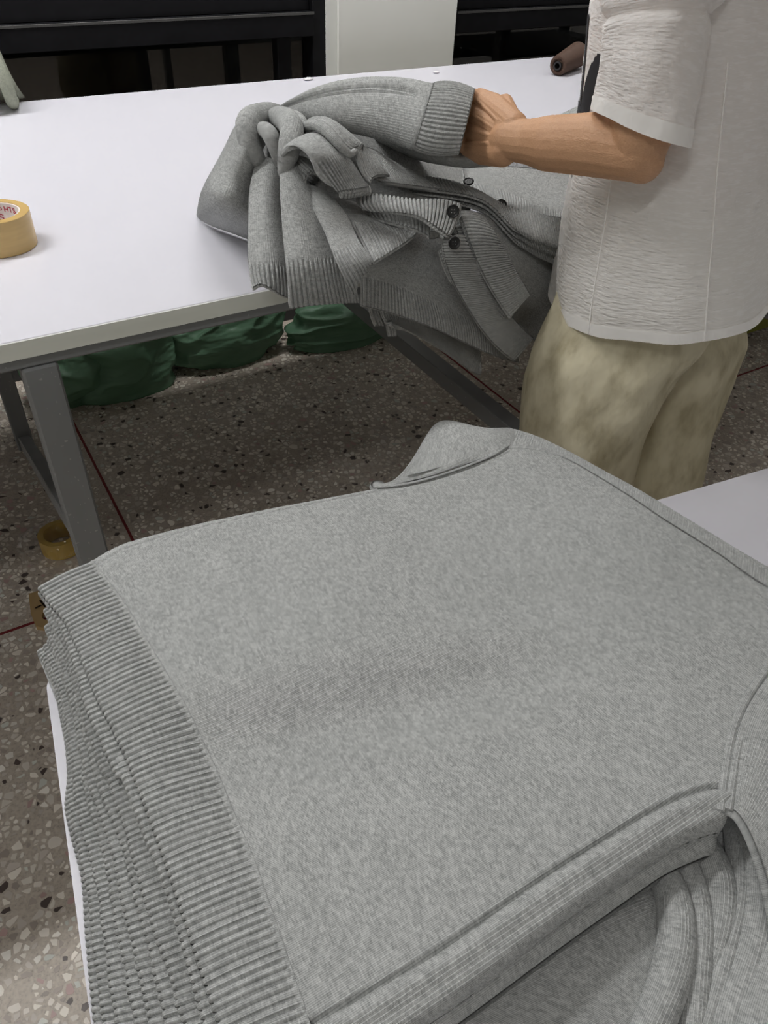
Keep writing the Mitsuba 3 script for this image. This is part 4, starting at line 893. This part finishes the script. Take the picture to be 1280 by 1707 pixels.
part(HA + '__sleeve', [
    [(612, 215, .02), (650, 220, .05), (688, 228, .08), (725, 236, .10), (775, 240, .12), (850, 232, .08)],
    [(616, 234, .02), (655, 240, .06), (692, 254, .09), (730, 264, .12), (775, 268, .13), (850, 262, .09)],
    [(625, 250, -.02), (662, 256, .0), (700, 268, .02), (740, 276, .04), (785, 280, .05), (855, 272, .04)]], th=.005, lab='under side of the sleeve', swap=True)
# A: front panel running to the right under the arm, ribbed hem and stacked hem edges
part(HA + '__body', [
    [(600, 222, -.05), (612, 250, -.02), (626, 275, .01), (640, 300, .03)],
    [(650, 240, -.06), (660, 262, -.03), (680, 290, .0), (700, 312, .02)],
    [(720, 262, -.06), (735, 282, -.04), (750, 300, -.01), (765, 320, .01)],
    [(800, 272, -.06), (812, 292, -.04), (822, 315, -.02), (830, 340, .0)],
    [(880, 280, -.06), (886, 310, -.05), (890, 345, -.03), (890, 385, -.01)],
    [(960, 285, -.06), (962, 320, -.06), (962, 365, -.05), (960, 415, -.03)]], R_(lo=.62, pitch=.0056, amp=.0016), .006, 'front with ribbed hem')
for i, (dy, o) in enumerate(((0, .035), (8, .022), (17, .010))):
    part(HA + '__hem_edge', [
        [(612, 262 + dy, o - .01), (616, 285 + dy, o), (626, 300 + dy * 1.0, o + .004)],
        [(650, 282 + dy, o - .01), (660, 296 + dy, o), (668, 308 + dy, o + .004)],
        [(700, 292 + dy, o - .01), (706, 304 + dy, o), (712, 315 + dy, o + .004)],
        [(750, 300 + dy, o - .01), (758, 312 + dy, o), (764, 322 + dy, o + .004)],
        [(796, 316 + dy, o - .01), (806, 328 + dy, o), (812, 338 + dy, o + .004)],
        [(832, 336 + dy, o - .01), (842, 356 + dy, o), (848, 372 + dy, o + .004)],
        [(872, 350 + dy, o - .01), (880, 384 + dy, o), (884, 400 + dy * 1.3, o + .004)],
        [(916, 360 + dy, o - .01), (924, 398 + dy * 1.3, o), (932, 415 + dy * 1.7, o + .004)],
        [(955, 365 + dy, o - .01), (962, 410 + dy * 1.3, o), (970, 432 + dy * 1.8, o + .004)]], R_(lo=-1, pitch=.0056, amp=.0018), .0045, 'stacked ribbed hem edge', nv=12)
def button(key, x, y, o, r=.0085, nx=None, tilt=(0, 0)):
    c = W((x, y, o)); n = CAM - c; n /= np.linalg.norm(n); n = n + RT * tilt[0] + UP * tilt[1]; n /= np.linalg.norm(n)
    prof = [(0, -.001), (r * .92, -.001), (r, 0), (r, .0014), (r * .9, .0022), (r * .74, .0018), (r * .66, .0011), (0, .0011)]
    m = lathe(prof, 28)
    holes = cat(*[trimesh.creation.cylinder(r * .1, .004, sections=10).apply_translation([sx * r * .22, sy * r * .22, .001]) for sx in (-1, 1) for sy in (-1, 1)])
    try: m = trimesh.boolean.difference([m, holes], engine='manifold')
    except Exception: pass
    z = n; x_ = np.cross([0, 0, 1.0], z); x_ /= np.linalg.norm(x_); y_ = np.cross(z, x_)
    M = np.eye(4); M[:3, 0], M[:3, 1], M[:3, 2], M[:3, 3] = x_, y_, z, c
    m.apply_transform(M)
    key = key if key not in scene else next(f'{key}_{i:03d}' for i in range(1, 99) if f'{key}_{i:03d}' not in scene)
    scene[key] = mikit.ply(m, 'button_black', 30); labels[key] = {'label': 'round black button'}
mat('button_black', (0.012, 0.012, 0.012), 0.45, specular=0.35)
button(HA + '__button', 781, 303, .022, .0085, tilt=(0, .9)); button(HA + '__button', 836, 340, .022, .0085, tilt=(.3, .7))
# D: the upper cuffs
part(HD_ + '__cuff', [
    [(466, 256, .17), (478, 244, .20), (496, 246, .215), (516, 264, .215), (530, 286, .20), (546, 304, .185), (562, 320, .17)],
    [(480, 238, .17), (496, 232, .21), (514, 240, .225), (532, 256, .225), (546, 276, .21), (560, 298, .19), (572, 318, .175)],
    [(500, 226, .16), (518, 222, .20), (536, 230, .215), (554, 250, .215), (566, 270, .205), (580, 294, .185), (594, 315, .17)],
    [(524, 218, .13), (540, 218, .16), (556, 228, .175), (572, 246, .18), (584, 264, .175), (600, 290, .165), (616, 311, .15)]],
    R_(lo=.60, pitch=.0058, amp=.0024), .007, 'broad ribbed cuff folded over')
part(HD_ + '__cuff_inner', [
    [(562, 318, .17), (566, 324, .165), (566, 330, .155)], [(580, 316, .168), (584, 324, .165), (582, 330, .155)], [(600, 312, .16), (602, 322, .155), (600, 328, .145)], [(616, 308, .15), (620, 318, .145), (618, 326, .135)]], R_(lo=-1, pitch=.0058, amp=.002), .004, 'inner lip of the cuff')
part(HD_ + '__band', [
    [(500, 214, .12), (516, 205, .17), (534, 206, .20), (552, 222, .205), (566, 238, .20), (582, 252, .19), (592, 250, .18), (600, 262, .17), (606, 282, .16), (618, 300, .15)],
    [(512, 200, .11), (528, 195, .16), (548, 200, .19), (566, 214, .195), (580, 230, .19), (594, 243, .18), (602, 244, .17), (610, 258, .16), (618, 278, .15), (628, 292, .14)],
    [(526, 196, .08), (544, 195, .12), (562, 204, .15), (580, 218, .155), (596, 232, .155), (610, 244, .15), (620, 254, .14), (630, 266, .135), (640, 280, .13), (650, 292, .12)]],
    R_(lo=-1, hi=2, pitch=.0066, amp=.0012), .006, 'folded front band')
cord(HD_ + '__band_edge', [(500, 216, .13), (514, 209, .19), (532, 211, .215), (550, 226, .22), (566, 243, .215), (584, 257, .20), (593, 254, .19), (597, 266, .18), (603, 284, .17), (612, 300, .16)], [.002, .005, .006, .006, .006, .006, .005, .004, .003, .0015], 'rolled edge of the band')
part(HD_ + '__slope', [
    [(604, 246, .12), (612, 268, .12), (622, 290, .12), (634, 302, .115)], [(622, 248, .10), (640, 270, .10), (652, 290, .10), (664, 306, .095)], [(646, 262, .06), (668, 280, .065), (684, 296, .065), (694, 310, .06)], [(676, 278, .03), (700, 292, .035), (720, 304, .04), (738, 316, .04)]],
    R_(lo=.05, pitch=.0056, amp=.0018), .006, 'ribbed slope beside the band')
cuff(HD_ + '__cuff_002', [W((468, 272, .12)), W((486, 258, .15)), W((508, 262, .15)), W((512, 282, .12)), W((494, 296, .10)), W((474, 290, .11))],
     [W((506, 306, .145)), W((512, 290, .155)), W((532, 290, .145)), W((536, 302, .12)), W((524, 314, .11)), W((510, 316, .125))], .0058, .0022, 'small ribbed cuff', n=150)
part(HD_ + '__cuff_003', [
    [(508, 306, .125), (516, 322, .135), (524, 348, .14), (540, 385, .145), (554, 422, .145), (572, 462, .14), (590, 500, .13)],
    [(530, 312, .13), (540, 330, .14), (552, 356, .145), (562, 388, .15), (572, 418, .155), (588, 446, .15), (600, 470, .14)],
    [(552, 325, .11), (566, 342, .12), (580, 362, .125), (592, 388, .13), (598, 400, .135), (612, 420, .135), (623, 436, .13)]],
    R_(lo=.66, pitch=.0060, amp=.0024), .006, 'lower cuff with deep ribs')
part(HD_ + '__cuff_003', [
    [(560, 330, .09), (575, 348, .10), (590, 370, .11), (600, 388, .115), (612, 412, .12), (624, 436, .12)],
    [(590, 335, .08), (604, 350, .09), (620, 368, .10), (632, 384, .105), (642, 402, .11), (650, 420, .11)],
    [(622, 345, .07), (636, 354, .08), (652, 366, .085), (664, 376, .09), (672, 388, .09), (678, 402, .09)],
    [(650, 352, .05), (662, 358, .055), (674, 366, .06), (682, 372, .06), (690, 378, .06), (696, 386, .06)]],
    R_(lo=.42, pitch=.0060, amp=.0022), .006, 'turned side of the lower cuff')
# D: light ribbed band with a button
part(HD_ + '__button_band', [
    [(600, 322, .12), (598, 336, .125), (606, 350, .12)], [(622, 322, .13), (624, 340, .135), (632, 354, .13)], [(650, 326, .14), (652, 340, .145), (656, 354, .14)], [(690, 331, .14), (692, 345, .145), (694, 360, .14)],
    [(725, 331, .14), (724, 352, .14), (720, 374, .135)], [(750, 334, .135), (746, 358, .135), (738, 386, .13)], [(768, 340, .13), (762, 366, .13), (749, 393, .125)]], R_(lo=-1, pitch=.0058, amp=.0026), .006, 'light ribbed button band')
part(HD_ + '__lining', [[(612, 352, .10), (620, 362, .10)], [(650, 356, .11), (656, 372, .105)], [(690, 362, .11), (692, 382, .10)], [(715, 374, .105), (716, 396, .09)]], R_(lo=-1, pitch=.0058, amp=.002), .005, 'turned under part of the band', nv=12)
button(HD_ + '__button', 755, 352, .145, .0088)
# E: hanging cardigan
part(HE + '__body', [
    [(590, 400, .03), (600, 440, .035), (603, 452, .035), (605, 480, .035), (604, 510, .035)],
    [(640, 380, .02), (650, 430, .03), (660, 464, .035), (664, 494, .035), (666, 526, .035)],
    [(700, 370, .0), (712, 430, .02), (722, 490, .03), (730, 520, .03), (736, 552, .03)],
    [(750, 375, -.01), (770, 440, .01), (788, 520, .02), (796, 548, .02), (800, 582, .02)],
    [(800, 390, -.03), (830, 460, -.01), (856, 545, .0), (862, 570, .0), (866, 604, .0)]], R_(lo=.62, pitch=.0060, amp=.0022), .006, 'back with deep ribbed hem')
part(HE + '__body', [
    [(780, 350, .0), (800, 420, .02), (830, 500, .03), (850, 545, .03)], [(840, 370, .0), (860, 430, .01), (876, 500, .015), (880, 560, .01)], [(900, 400, -.03), (916, 450, -.02), (920, 510, -.02), (900, 570, -.02)], [(950, 430, -.06), (960, 480, -.06), (950, 530, -.06), (930, 580, -.06)]], None, .006, 'front hanging in shade')
part(HE + '__front_panel', [
    [(766, 352, .10), (780, 395, .10), (800, 445, .10), (824, 490, .095), (852, 530, .09)],
    [(786, 352, .10), (808, 395, .10), (828, 440, .10), (850, 482, .095), (866, 512, .085)],
    [(808, 362, .09), (832, 400, .09), (852, 436, .085), (870, 468, .08), (884, 492, .075)]], R_(pitch=.0054, amp=.0018, lo=-1, hi=2, axis_='v'), .006, 'ribbed front panel', nv=170)
for i, (dx, dy, o) in enumerate(((-8, 4, .085), (-20, 0, .072), (-30, -2, .06))):
    part(HE + '__front_panel', [
        [(766 + dx, 372 + dy, o), (778 + dx, 400 + dy, o), (800 + dx, 450 + dy, o), (824 + dx, 494 + dy, o - .005), (850 + dx, 526 + dy, o - .01)],
        [(800 + dx, 365 + dy, o - .004), (814 + dx, 400 + dy, o - .004), (834 + dx, 446 + dy, o - .004), (850 + dx, 484 + dy, o - .008), (866 + dx, 508 + dy, o - .012)]], R_(pitch=.0054, amp=.0018, lo=-1, hi=2, axis_='v'), .005, 'layered edge of the front panel', nv=150, nu=14)
part(HE + '__button_band', [
    [(738, 398, .10), (740, 424, .10), (752, 462, .09), (778, 510, .075), (812, 560, .06), (858, 602, .045)],
    [(756, 392, .11), (764, 424, .11), (780, 460, .10), (806, 506, .085), (838, 548, .065), (874, 584, .05)],
    [(774, 392, .10), (788, 424, .10), (806, 458, .09), (832, 500, .075), (860, 536, .06), (889, 564, .045)]], R_(pitch=.0052, amp=.0018, lo=-1, hi=2, axis_='v'), .006, 'ribbed button band hanging down', nv=260)
button(HE + '__button', 757, 405, .122, .0085, tilt=(.3, 0))
part(HE + '__facing', [[(732, 420, .08), (742, 450, .085), (754, 474, .08)], [(740, 416, .085), (750, 446, .088), (760, 468, .085)]], R_(pitch=.0052, amp=.0014, lo=-1, hi=2, axis_='v'), .004, 'turned edge of the band', nu=12, nv=60)
part(HE + '__facing', [[(694, 384, .06), (706, 392, .06), (718, 398, .06), (730, 396, .07), (738, 402, .08)], [(688, 374, .07), (704, 380, .075), (716, 385, .08), (730, 384, .085), (744, 388, .09)]], None, .005, 'curled inner edge', nu=12)
# lower hem of the sweater beneath
part(HE + '__lower_hem', [
    [(636, 512, .0), (640, 530, .0), (650, 536, .0)], [(680, 530, -.01), (686, 546, -.01), (696, 560, -.01)], [(730, 552, -.02), (738, 570, -.02), (746, 590, -.02)], [(770, 570, -.03), (782, 590, -.03), (790, 620, -.03)], [(800, 584, -.04), (802, 595, -.04), (800, 612, -.04)]], R_(lo=-1, pitch=.0056, amp=.0018), .006, 'lower ribbed hem')
part(HE + '__lower_hem', [[(616, 508, -.01), (620, 528, -.01), (626, 543, -.01)], [(630, 512, -.01), (636, 530, -.01), (641, 544, -.01)]], R_(lo=-1, pitch=.0056, amp=.0018), .005, 'tip of a ribbed hem')
part(HE + '__lower_hem', [[(640, 518, -.015), (644, 536, -.015), (649, 560, -.015)], [(656, 524, -.015), (660, 540, -.015), (661, 560, -.015)]], R_(lo=-1, pitch=.0056, amp=.0018), .005, 'tip of a ribbed hem')
# HF: grey cloth spread on the table behind the forearm
HF = 'flat_sweater'
tag(HF, 'grey sweater lying flat on the white table behind the forearm and beside the top', 'sweater')
def flat_piece(key, px, h, lab=None):
    from shapely.geometry import Polygon
    p = Polygon([P(x, y, TZ + h)[:2] for x, y in px]).buffer(-.01).buffer(.01)
    m = trimesh.creation.extrude_polygon(p, h - .001); m.apply_translation([0, 0, TZ + .001])
    v = np.array(m.vertices); scene[key] = mikit.ply(m, 'knit', False, uv=v[:, :2])
    if lab: labels[key] = {'label': lab}
flat_piece(HF + '__body', [(812, 172), (845, 186), (872, 196), (896, 203), (930, 192), (960, 178), (1000, 166), (1060, 190), (1060, 260), (960, 280), (860, 270), (800, 240)], .016)

# ---------------------------------------------------------------- small things
# roll of packing tape
TP_C = P(0, 409, TZ)[:2]; 
mat('tape_tan', pr(lambda p, n, uv: MX((0.50, 0.33, 0.12), (0.60, 0.42, 0.17), FB(p.x * 20, p.y * 20, p.z * 150))), 0.28, specular=0.5, clearcoat=0.3)
mat('paper_core', (0.72, 0.66, 0.62), 0.7); mat('print_red', (0.42, 0.03, 0.06), 0.6)
k = 'tape_roll'; tag(k, 'roll of tan packing tape with red print on its paper core on the white table', 'tape roll')
R0, R1, R2, TH = 0.0535, 0.041, 0.0385, 0.050
def at_tape(m): m.apply_translation([TP_C[0], TP_C[1], TZ + 0.0005]); return m
scene[k + '__tape'] = mikit.ply(at_tape(lathe([(R1, 0), (R0 - .0006, 0), (R0, .0006), (R0, TH - .0006), (R0 - .0006, TH), (R1, TH), (R1, 0)], 96)), 'tape_tan', 30)
scene[k + '__core'] = mikit.ply(at_tape(lathe([(R2, .001), (R1 - .0002, .001), (R1 - .0002, TH - .001), (R2, TH - .001), (R2, .001)], 96)), 'paper_core', 30); labels[k + '__core'] = {'label': 'white paper core with red letters'}
def core_text(key, text, h, z, ang, flip=1):
    m = meshkit.text_mesh(text, h, 0.0004); v = np.array(m.vertices); v[:, 0] -= v[:, 0].mean()
    r = R2 - 0.0002 - v[:, 2]; a = ang - v[:, 0] / R2
    m.vertices = np.stack([TP_C[0] + r * np.cos(a), TP_C[1] + r * np.sin(a), TZ + z + v[:, 1]], -1)
    key = key if key not in scene else next(f'{key}_{i:03d}' for i in range(1, 99) if f'{key}_{i:03d}' not in scene)
    scene[key] = mikit.ply(m, 'print_red'); labels[key] = {'label': 'red printed letters'}
va = math.atan2(TP_C[1], TP_C[0])
core_text(k + '__lettering', 'BHTS', 0.0095, 0.0235, va - 0.10); core_text(k + '__lettering', 'PACKING', 0.005, 0.039, va - 0.05); core_text(k + '__lettering', 'HTS', 0.008, 0.037, va - 0.95)
core_text(k + '__lettering', 'BHTS', 0.011, 0.016, va + 2.2)

# brown yarn cone lying on its side
mat('yarn_brown', pr(lambda p, n, uv: MX((0.075, 0.042, 0.03), (0.15, 0.09, 0.065), N(uv.x * 4000, uv.y * 900))), 0.7, pr(lambda p, n, uv: dr.sin(uv.x * 7000 + uv.y * 900) * 0.0003, eps=2e-4))
mat('cone_core', (0.02, 0.018, 0.018), 0.5)
k = 'yarn_cone'; tag(k, 'brown yarn wound on a dark cone lying on the white table beside the person', 'yarn cone')
a0, a1 = P(927, 127, TZ + 0.0), P(1000, 97, TZ + 0.0)
r0, r1 = 0.026, 0.036
ax0 = np.array([a0[0], a0[1], TZ + r0 + .001]); dirv = np.array([a1[0] - a0[0], a1[1] - a0[1], 0]); dirv /= np.linalg.norm(dirv); dirv[2] = (r1 - r0) / .155; dirv /= np.linalg.norm(dirv)
M = trimesh.geometry.align_vectors([0, 0, 1], dirv); M[:3, 3] = ax0
ym = lathe([(.012, 0), (r0 - .004, 0), (r0, .004), (r1 - .002, .145), (r1 - .006, .155), (.012, .155), (.012, 0)], 64)
vv = np.array(ym.vertices); uvy = np.stack([vv[:, 2], np.arctan2(vv[:, 1], vv[:, 0]) * .03], -1)
ym.apply_transform(M); scene[k + '__yarn'] = mikit.ply(ym, 'yarn_brown', True, uv=uvy)
cm = lathe([(.0075, -.006), (.0115, -.006), (.0118, .0), (.0118, .160), (.0075, .160), (.0075, -.006)], 40).apply_transform(M); scene[k + '__core'] = mikit.ply(cm, 'cone_core', 30); labels[k + '__core'] = {'label': 'dark hollow core'}

# pale green knitted cloth at the back left end of the table
dif('knit_green', pr(knit_col((0.28, 0.30, 0.24), (0.50, 0.52, 0.42))), pr(knit_bump, eps=2e-4))
k = 'draped_sweater'; tag(k, 'pale grey green sweater at the back edge of the white table, top left', 'sweater')
def dp(x, y, Y): return onY(x, y, Y)
part_rows = [[onY(-120, 20, 2.10), onY(-60, 40, 2.08), onY(-20, 62, 2.08), onY(2, 88, 2.10)], [onY(-110, 60, 2.04), onY(-55, 80, 2.03), onY(-12, 100, 2.04), onY(14, 116, 2.09)],
             [onY(-100, 110, 2.0), onY(-50, 125, 2.0), onY(-4, 135, 2.03), onY(28, 142, 2.09)], [P(-90, 172, TZ + .004), P(-40, 168, TZ + .004), P(14, 166, TZ + .004), P(42, 162, TZ + .004)]]
g = surf(part_rows, 40, 40)
def emit_grid(key, g, bs, th=.008, lab=None):
    n = grid_normals(g)
    if (n.reshape(-1, 3) * (CAM - g.reshape(-1, 3))).sum() < 0: g = g[::-1]
    m, UV = shell(g, th, None, arc_uv(g)); scene[key] = mikit.ply(m, bs, True, uv=UV)
    if lab: labels[key] = {'label': lab}
emit_grid(k + '__body', g, 'knit_green')
tube(k + '__fold', [onY(-30, 70, 2.05), onY(-8, 100, 2.03), onY(6, 130, 2.02), P(22, 164, TZ + .012)], [.012, .014, .014, .012], bs='knit_green', label='rolled fold')
# scraps of white fluff on the table
dif('fluff', (0.93, 0.93, 0.93))
for i, (x, y, r) in enumerate(((514, 134, .009), (727, 122, .007))):
    kk = 'lint_scrap' + (f'_{i:03d}' if i else ''); m = trimesh.creation.icosphere(2, r); v = np.array(m.vertices); v *= 1 + 0.5 * (meshkit.noise(v * 400, i)[:, None] - .5); v[:, 2] *= .4; v[:, 0] *= 1.5
    m.vertices = v + P(x, y, TZ) + [0, 0, r * .4]; scene[kk] = mikit.ply(m, 'fluff', True)
    tag(kk, ['scrap of white lint on the white table left of the heap near the pillar', 'scrap of white lint on the white table above the ribbed cuff'][i], 'lint')
# green sacks under the far table
def sack_fn(p, n, uv):
    a = FB(p.x * 9, p.y * 9, p.z * 9, 3); b = N(p.x * 500, p.y * 500, p.z * 500)
    return MX(MX((0.05, 0.12, 0.07), (0.13, 0.26, 0.16), a), (0.17, 0.28, 0.19), 0.25 * b)
mat('sack_green', pr(sack_fn), 0.5, pr(lambda p, n, uv: FB(p.x * 25, p.y * 25, p.z * 60, 2) * .009, eps=1e-3))
def sack(key, c, r, seed, lab):
    m = trimesh.creation.icosphere(5, 1.0); v = np.array(m.vertices)
    q = meshkit.fbm(v * 1.1 + seed * 7, 2, seed); cr = 1 - np.abs(meshkit.fbm(v * np.array([1.2, 1.2, 2.4]) + seed * 3, 2, seed + 5) * 2 - 1)
    v = v * (0.84 + 0.5 * (q - .5) + 0.15 * cr ** 4)[:, None] * np.array(r)
    v[:, 2] = np.maximum(v[:, 2], -r[2] * .55); v[:, 2] += r[2] * .55 + .001
    m.vertices = v + [c[0], c[1], 0]; scene[key] = mikit.ply(m, 'sack_green', True); tag(key, lab, 'sack', None)
c = P(205, 640, 0); sack('sack', (c[0], 2.285), (.20, .135, .23), 1, 'bulging green plastic sack on the floor under the table, nearest the grey leg')
c = P(115, 600, 0); sack('sack_001', (c[0] - .02, 2.29), (.16, .135, .20), 2, 'green sack half hidden behind the grey table leg at the left')
c = P(350, 560, 0); sack('sack_002', (c[0], 2.31), (.22, .115, .19), 3, 'crumpled green sack on the floor between the bulging sack and the flat sack')
c = P(540, 515, 0); sack('sack_003', (c[0] - .02, 2.235), (.28, .095, .12), 4, 'flat green sack on the floor under the hanging ribbed panels')
# curl of white thread on the first sack
dif('thread_white', (0.7, 0.7, 0.68))
tc = [P(188, 628, .155), P(193, 634, .152), P(202, 637, .15), P(212, 636, .152), P(220, 631, .155)]
# bag with tape rolls and a piece of card on the floor, behind the corner of the stack
mat('card', pr(lambda p, n, uv: MX((0.33, 0.22, 0.10), (0.42, 0.29, 0.14), FB(p.x * 30, p.y * 30, p.z * 30))), 0.7)
k = 'cardboard_piece'; tag(k, 'brown cut cardboard piece on the floor behind the corner of the stack', 'cardboard')
from shapely.geometry import Polygon, Point
pc = Polygon([P(x, y, 0)[:2] for x, y in [(50, 996), (78, 988), (110, 1010), (110, 1060), (62, 1050), (54, 1030)]]).difference(Point(*P(86, 1030, 0)[:2]).buffer(.018))
m = trimesh.creation.extrude_polygon(pc, .012); m.apply_translation([0, 0, .001]); scene[k + '__sheet'] = mikit.ply(m, 'card')
mm = [bar(P(58, 1014, .016), P(70, 1008, .016), .004, .004), bar(P(66, 1000, .016), P(76, 1012, .016), .004, .004)]
dif('ink', (0.02, 0.015, 0.01))
scene[k + '__slit'] = mikit.ply(mm[0], 'ink'); scene[k + '__slit_001'] = mikit.ply(mm[1], 'ink')
mat('tape_yellow', (0.45, 0.30, 0.07), 0.3)
k = 'yellow_tape_roll'; tag(k, 'yellow tape roll in a clear bag on the floor by the table leg', 'tape roll')
c = P(112, 928, .0); tr_ = lathe([(.036, 0), (.05, 0), (.05, .046), (.036, .046), (.036, 0)], 48); tr_.apply_translation([c[0] + .0, c[1] + .04, .002]); scene[k + '__tape'] = mikit.ply(tr_, 'tape_yellow', 30)
scene['clear_film'] = {'type': 'thindielectric', 'int_ior': 1.35}
k = 'plastic_bag'; tag(k, 'crumpled clear plastic bag on the floor round the yellow tape roll', 'bag')
m = trimesh.creation.icosphere(4, 1.0); v = np.array(m.vertices); v = v * (0.85 + .5 * (meshkit.fbm(v * 3.5, 3, 8) - .5))[:, None] * [.085, .08, .05]; v[:, 2] = np.maximum(v[:, 2], -.03) + .032
m.vertices = v + [c[0] - .025, c[1] + .035, 0]; scene[k] = mikit.ply(m, 'clear_film', False)
# perforated steel rack and yellow band behind the person
mat('rack_steel', (0.10, 0.11, 0.115), 0.5, metallic=0.3); mat('strap_yellow', (0.16, 0.17, 0.015), 0.5)
k = 'steel_rack'; tag(k, 'dark perforated steel rack with a yellow band, seen behind the trousers at the right', 'rack')
rx, ry = 2.62, 1.50
post = sbox(0, 0, .75, .09)
for q in range(9): post = post.difference(Point(.06 + q * .08, .05).buffer(.012))
pp = trimesh.creation.extrude_polygon(post, .004); pp.apply_transform(trimesh.transformations.rotation_matrix(math.pi / 2, [1, 0, 0]))
b = pp.copy(); b.apply_translation([rx - .25, ry + .02, .13]); scene[k + '__beam'] = mikit.ply(b, 'rack_steel')
b2 = pp.copy(); b2.apply_translation([rx - .25, ry + .02, .62]); scene[k + '__beam_001'] = mikit.ply(b2, 'rack_steel')
for i, x in enumerate((rx - .25, rx + .5)):
    scene[k + '__post' + ('_001' if i else '')] = mikit.ply(cham_box(x - .02, x + .02, ry + .02, ry + .06, 0, .75), 'rack_steel')
    scene[k + '__post_' + ('002' if i else '003')] = mikit.ply(cham_box(x - .02, x + .02, ry + .46, ry + .50, 0, .75), 'rack_steel')
scene[k + '__shelf'] = mikit.ply(cham_box(rx - .25, rx + .5, ry + .03, ry + .49, .115, .13), 'rack_steel'); scene[k + '__shelf_001'] = mikit.ply(cham_box(rx - .25, rx + .5, ry + .03, ry + .49, .70, .715), 'rack_steel')
scene[k + '__band'] = mikit.ply(cham_box(rx - .22, rx + .12, ry - .006, ry + .016, .07, .115), 'strap_yellow'); labels[k + '__band'] = {'label': 'yellow band'}
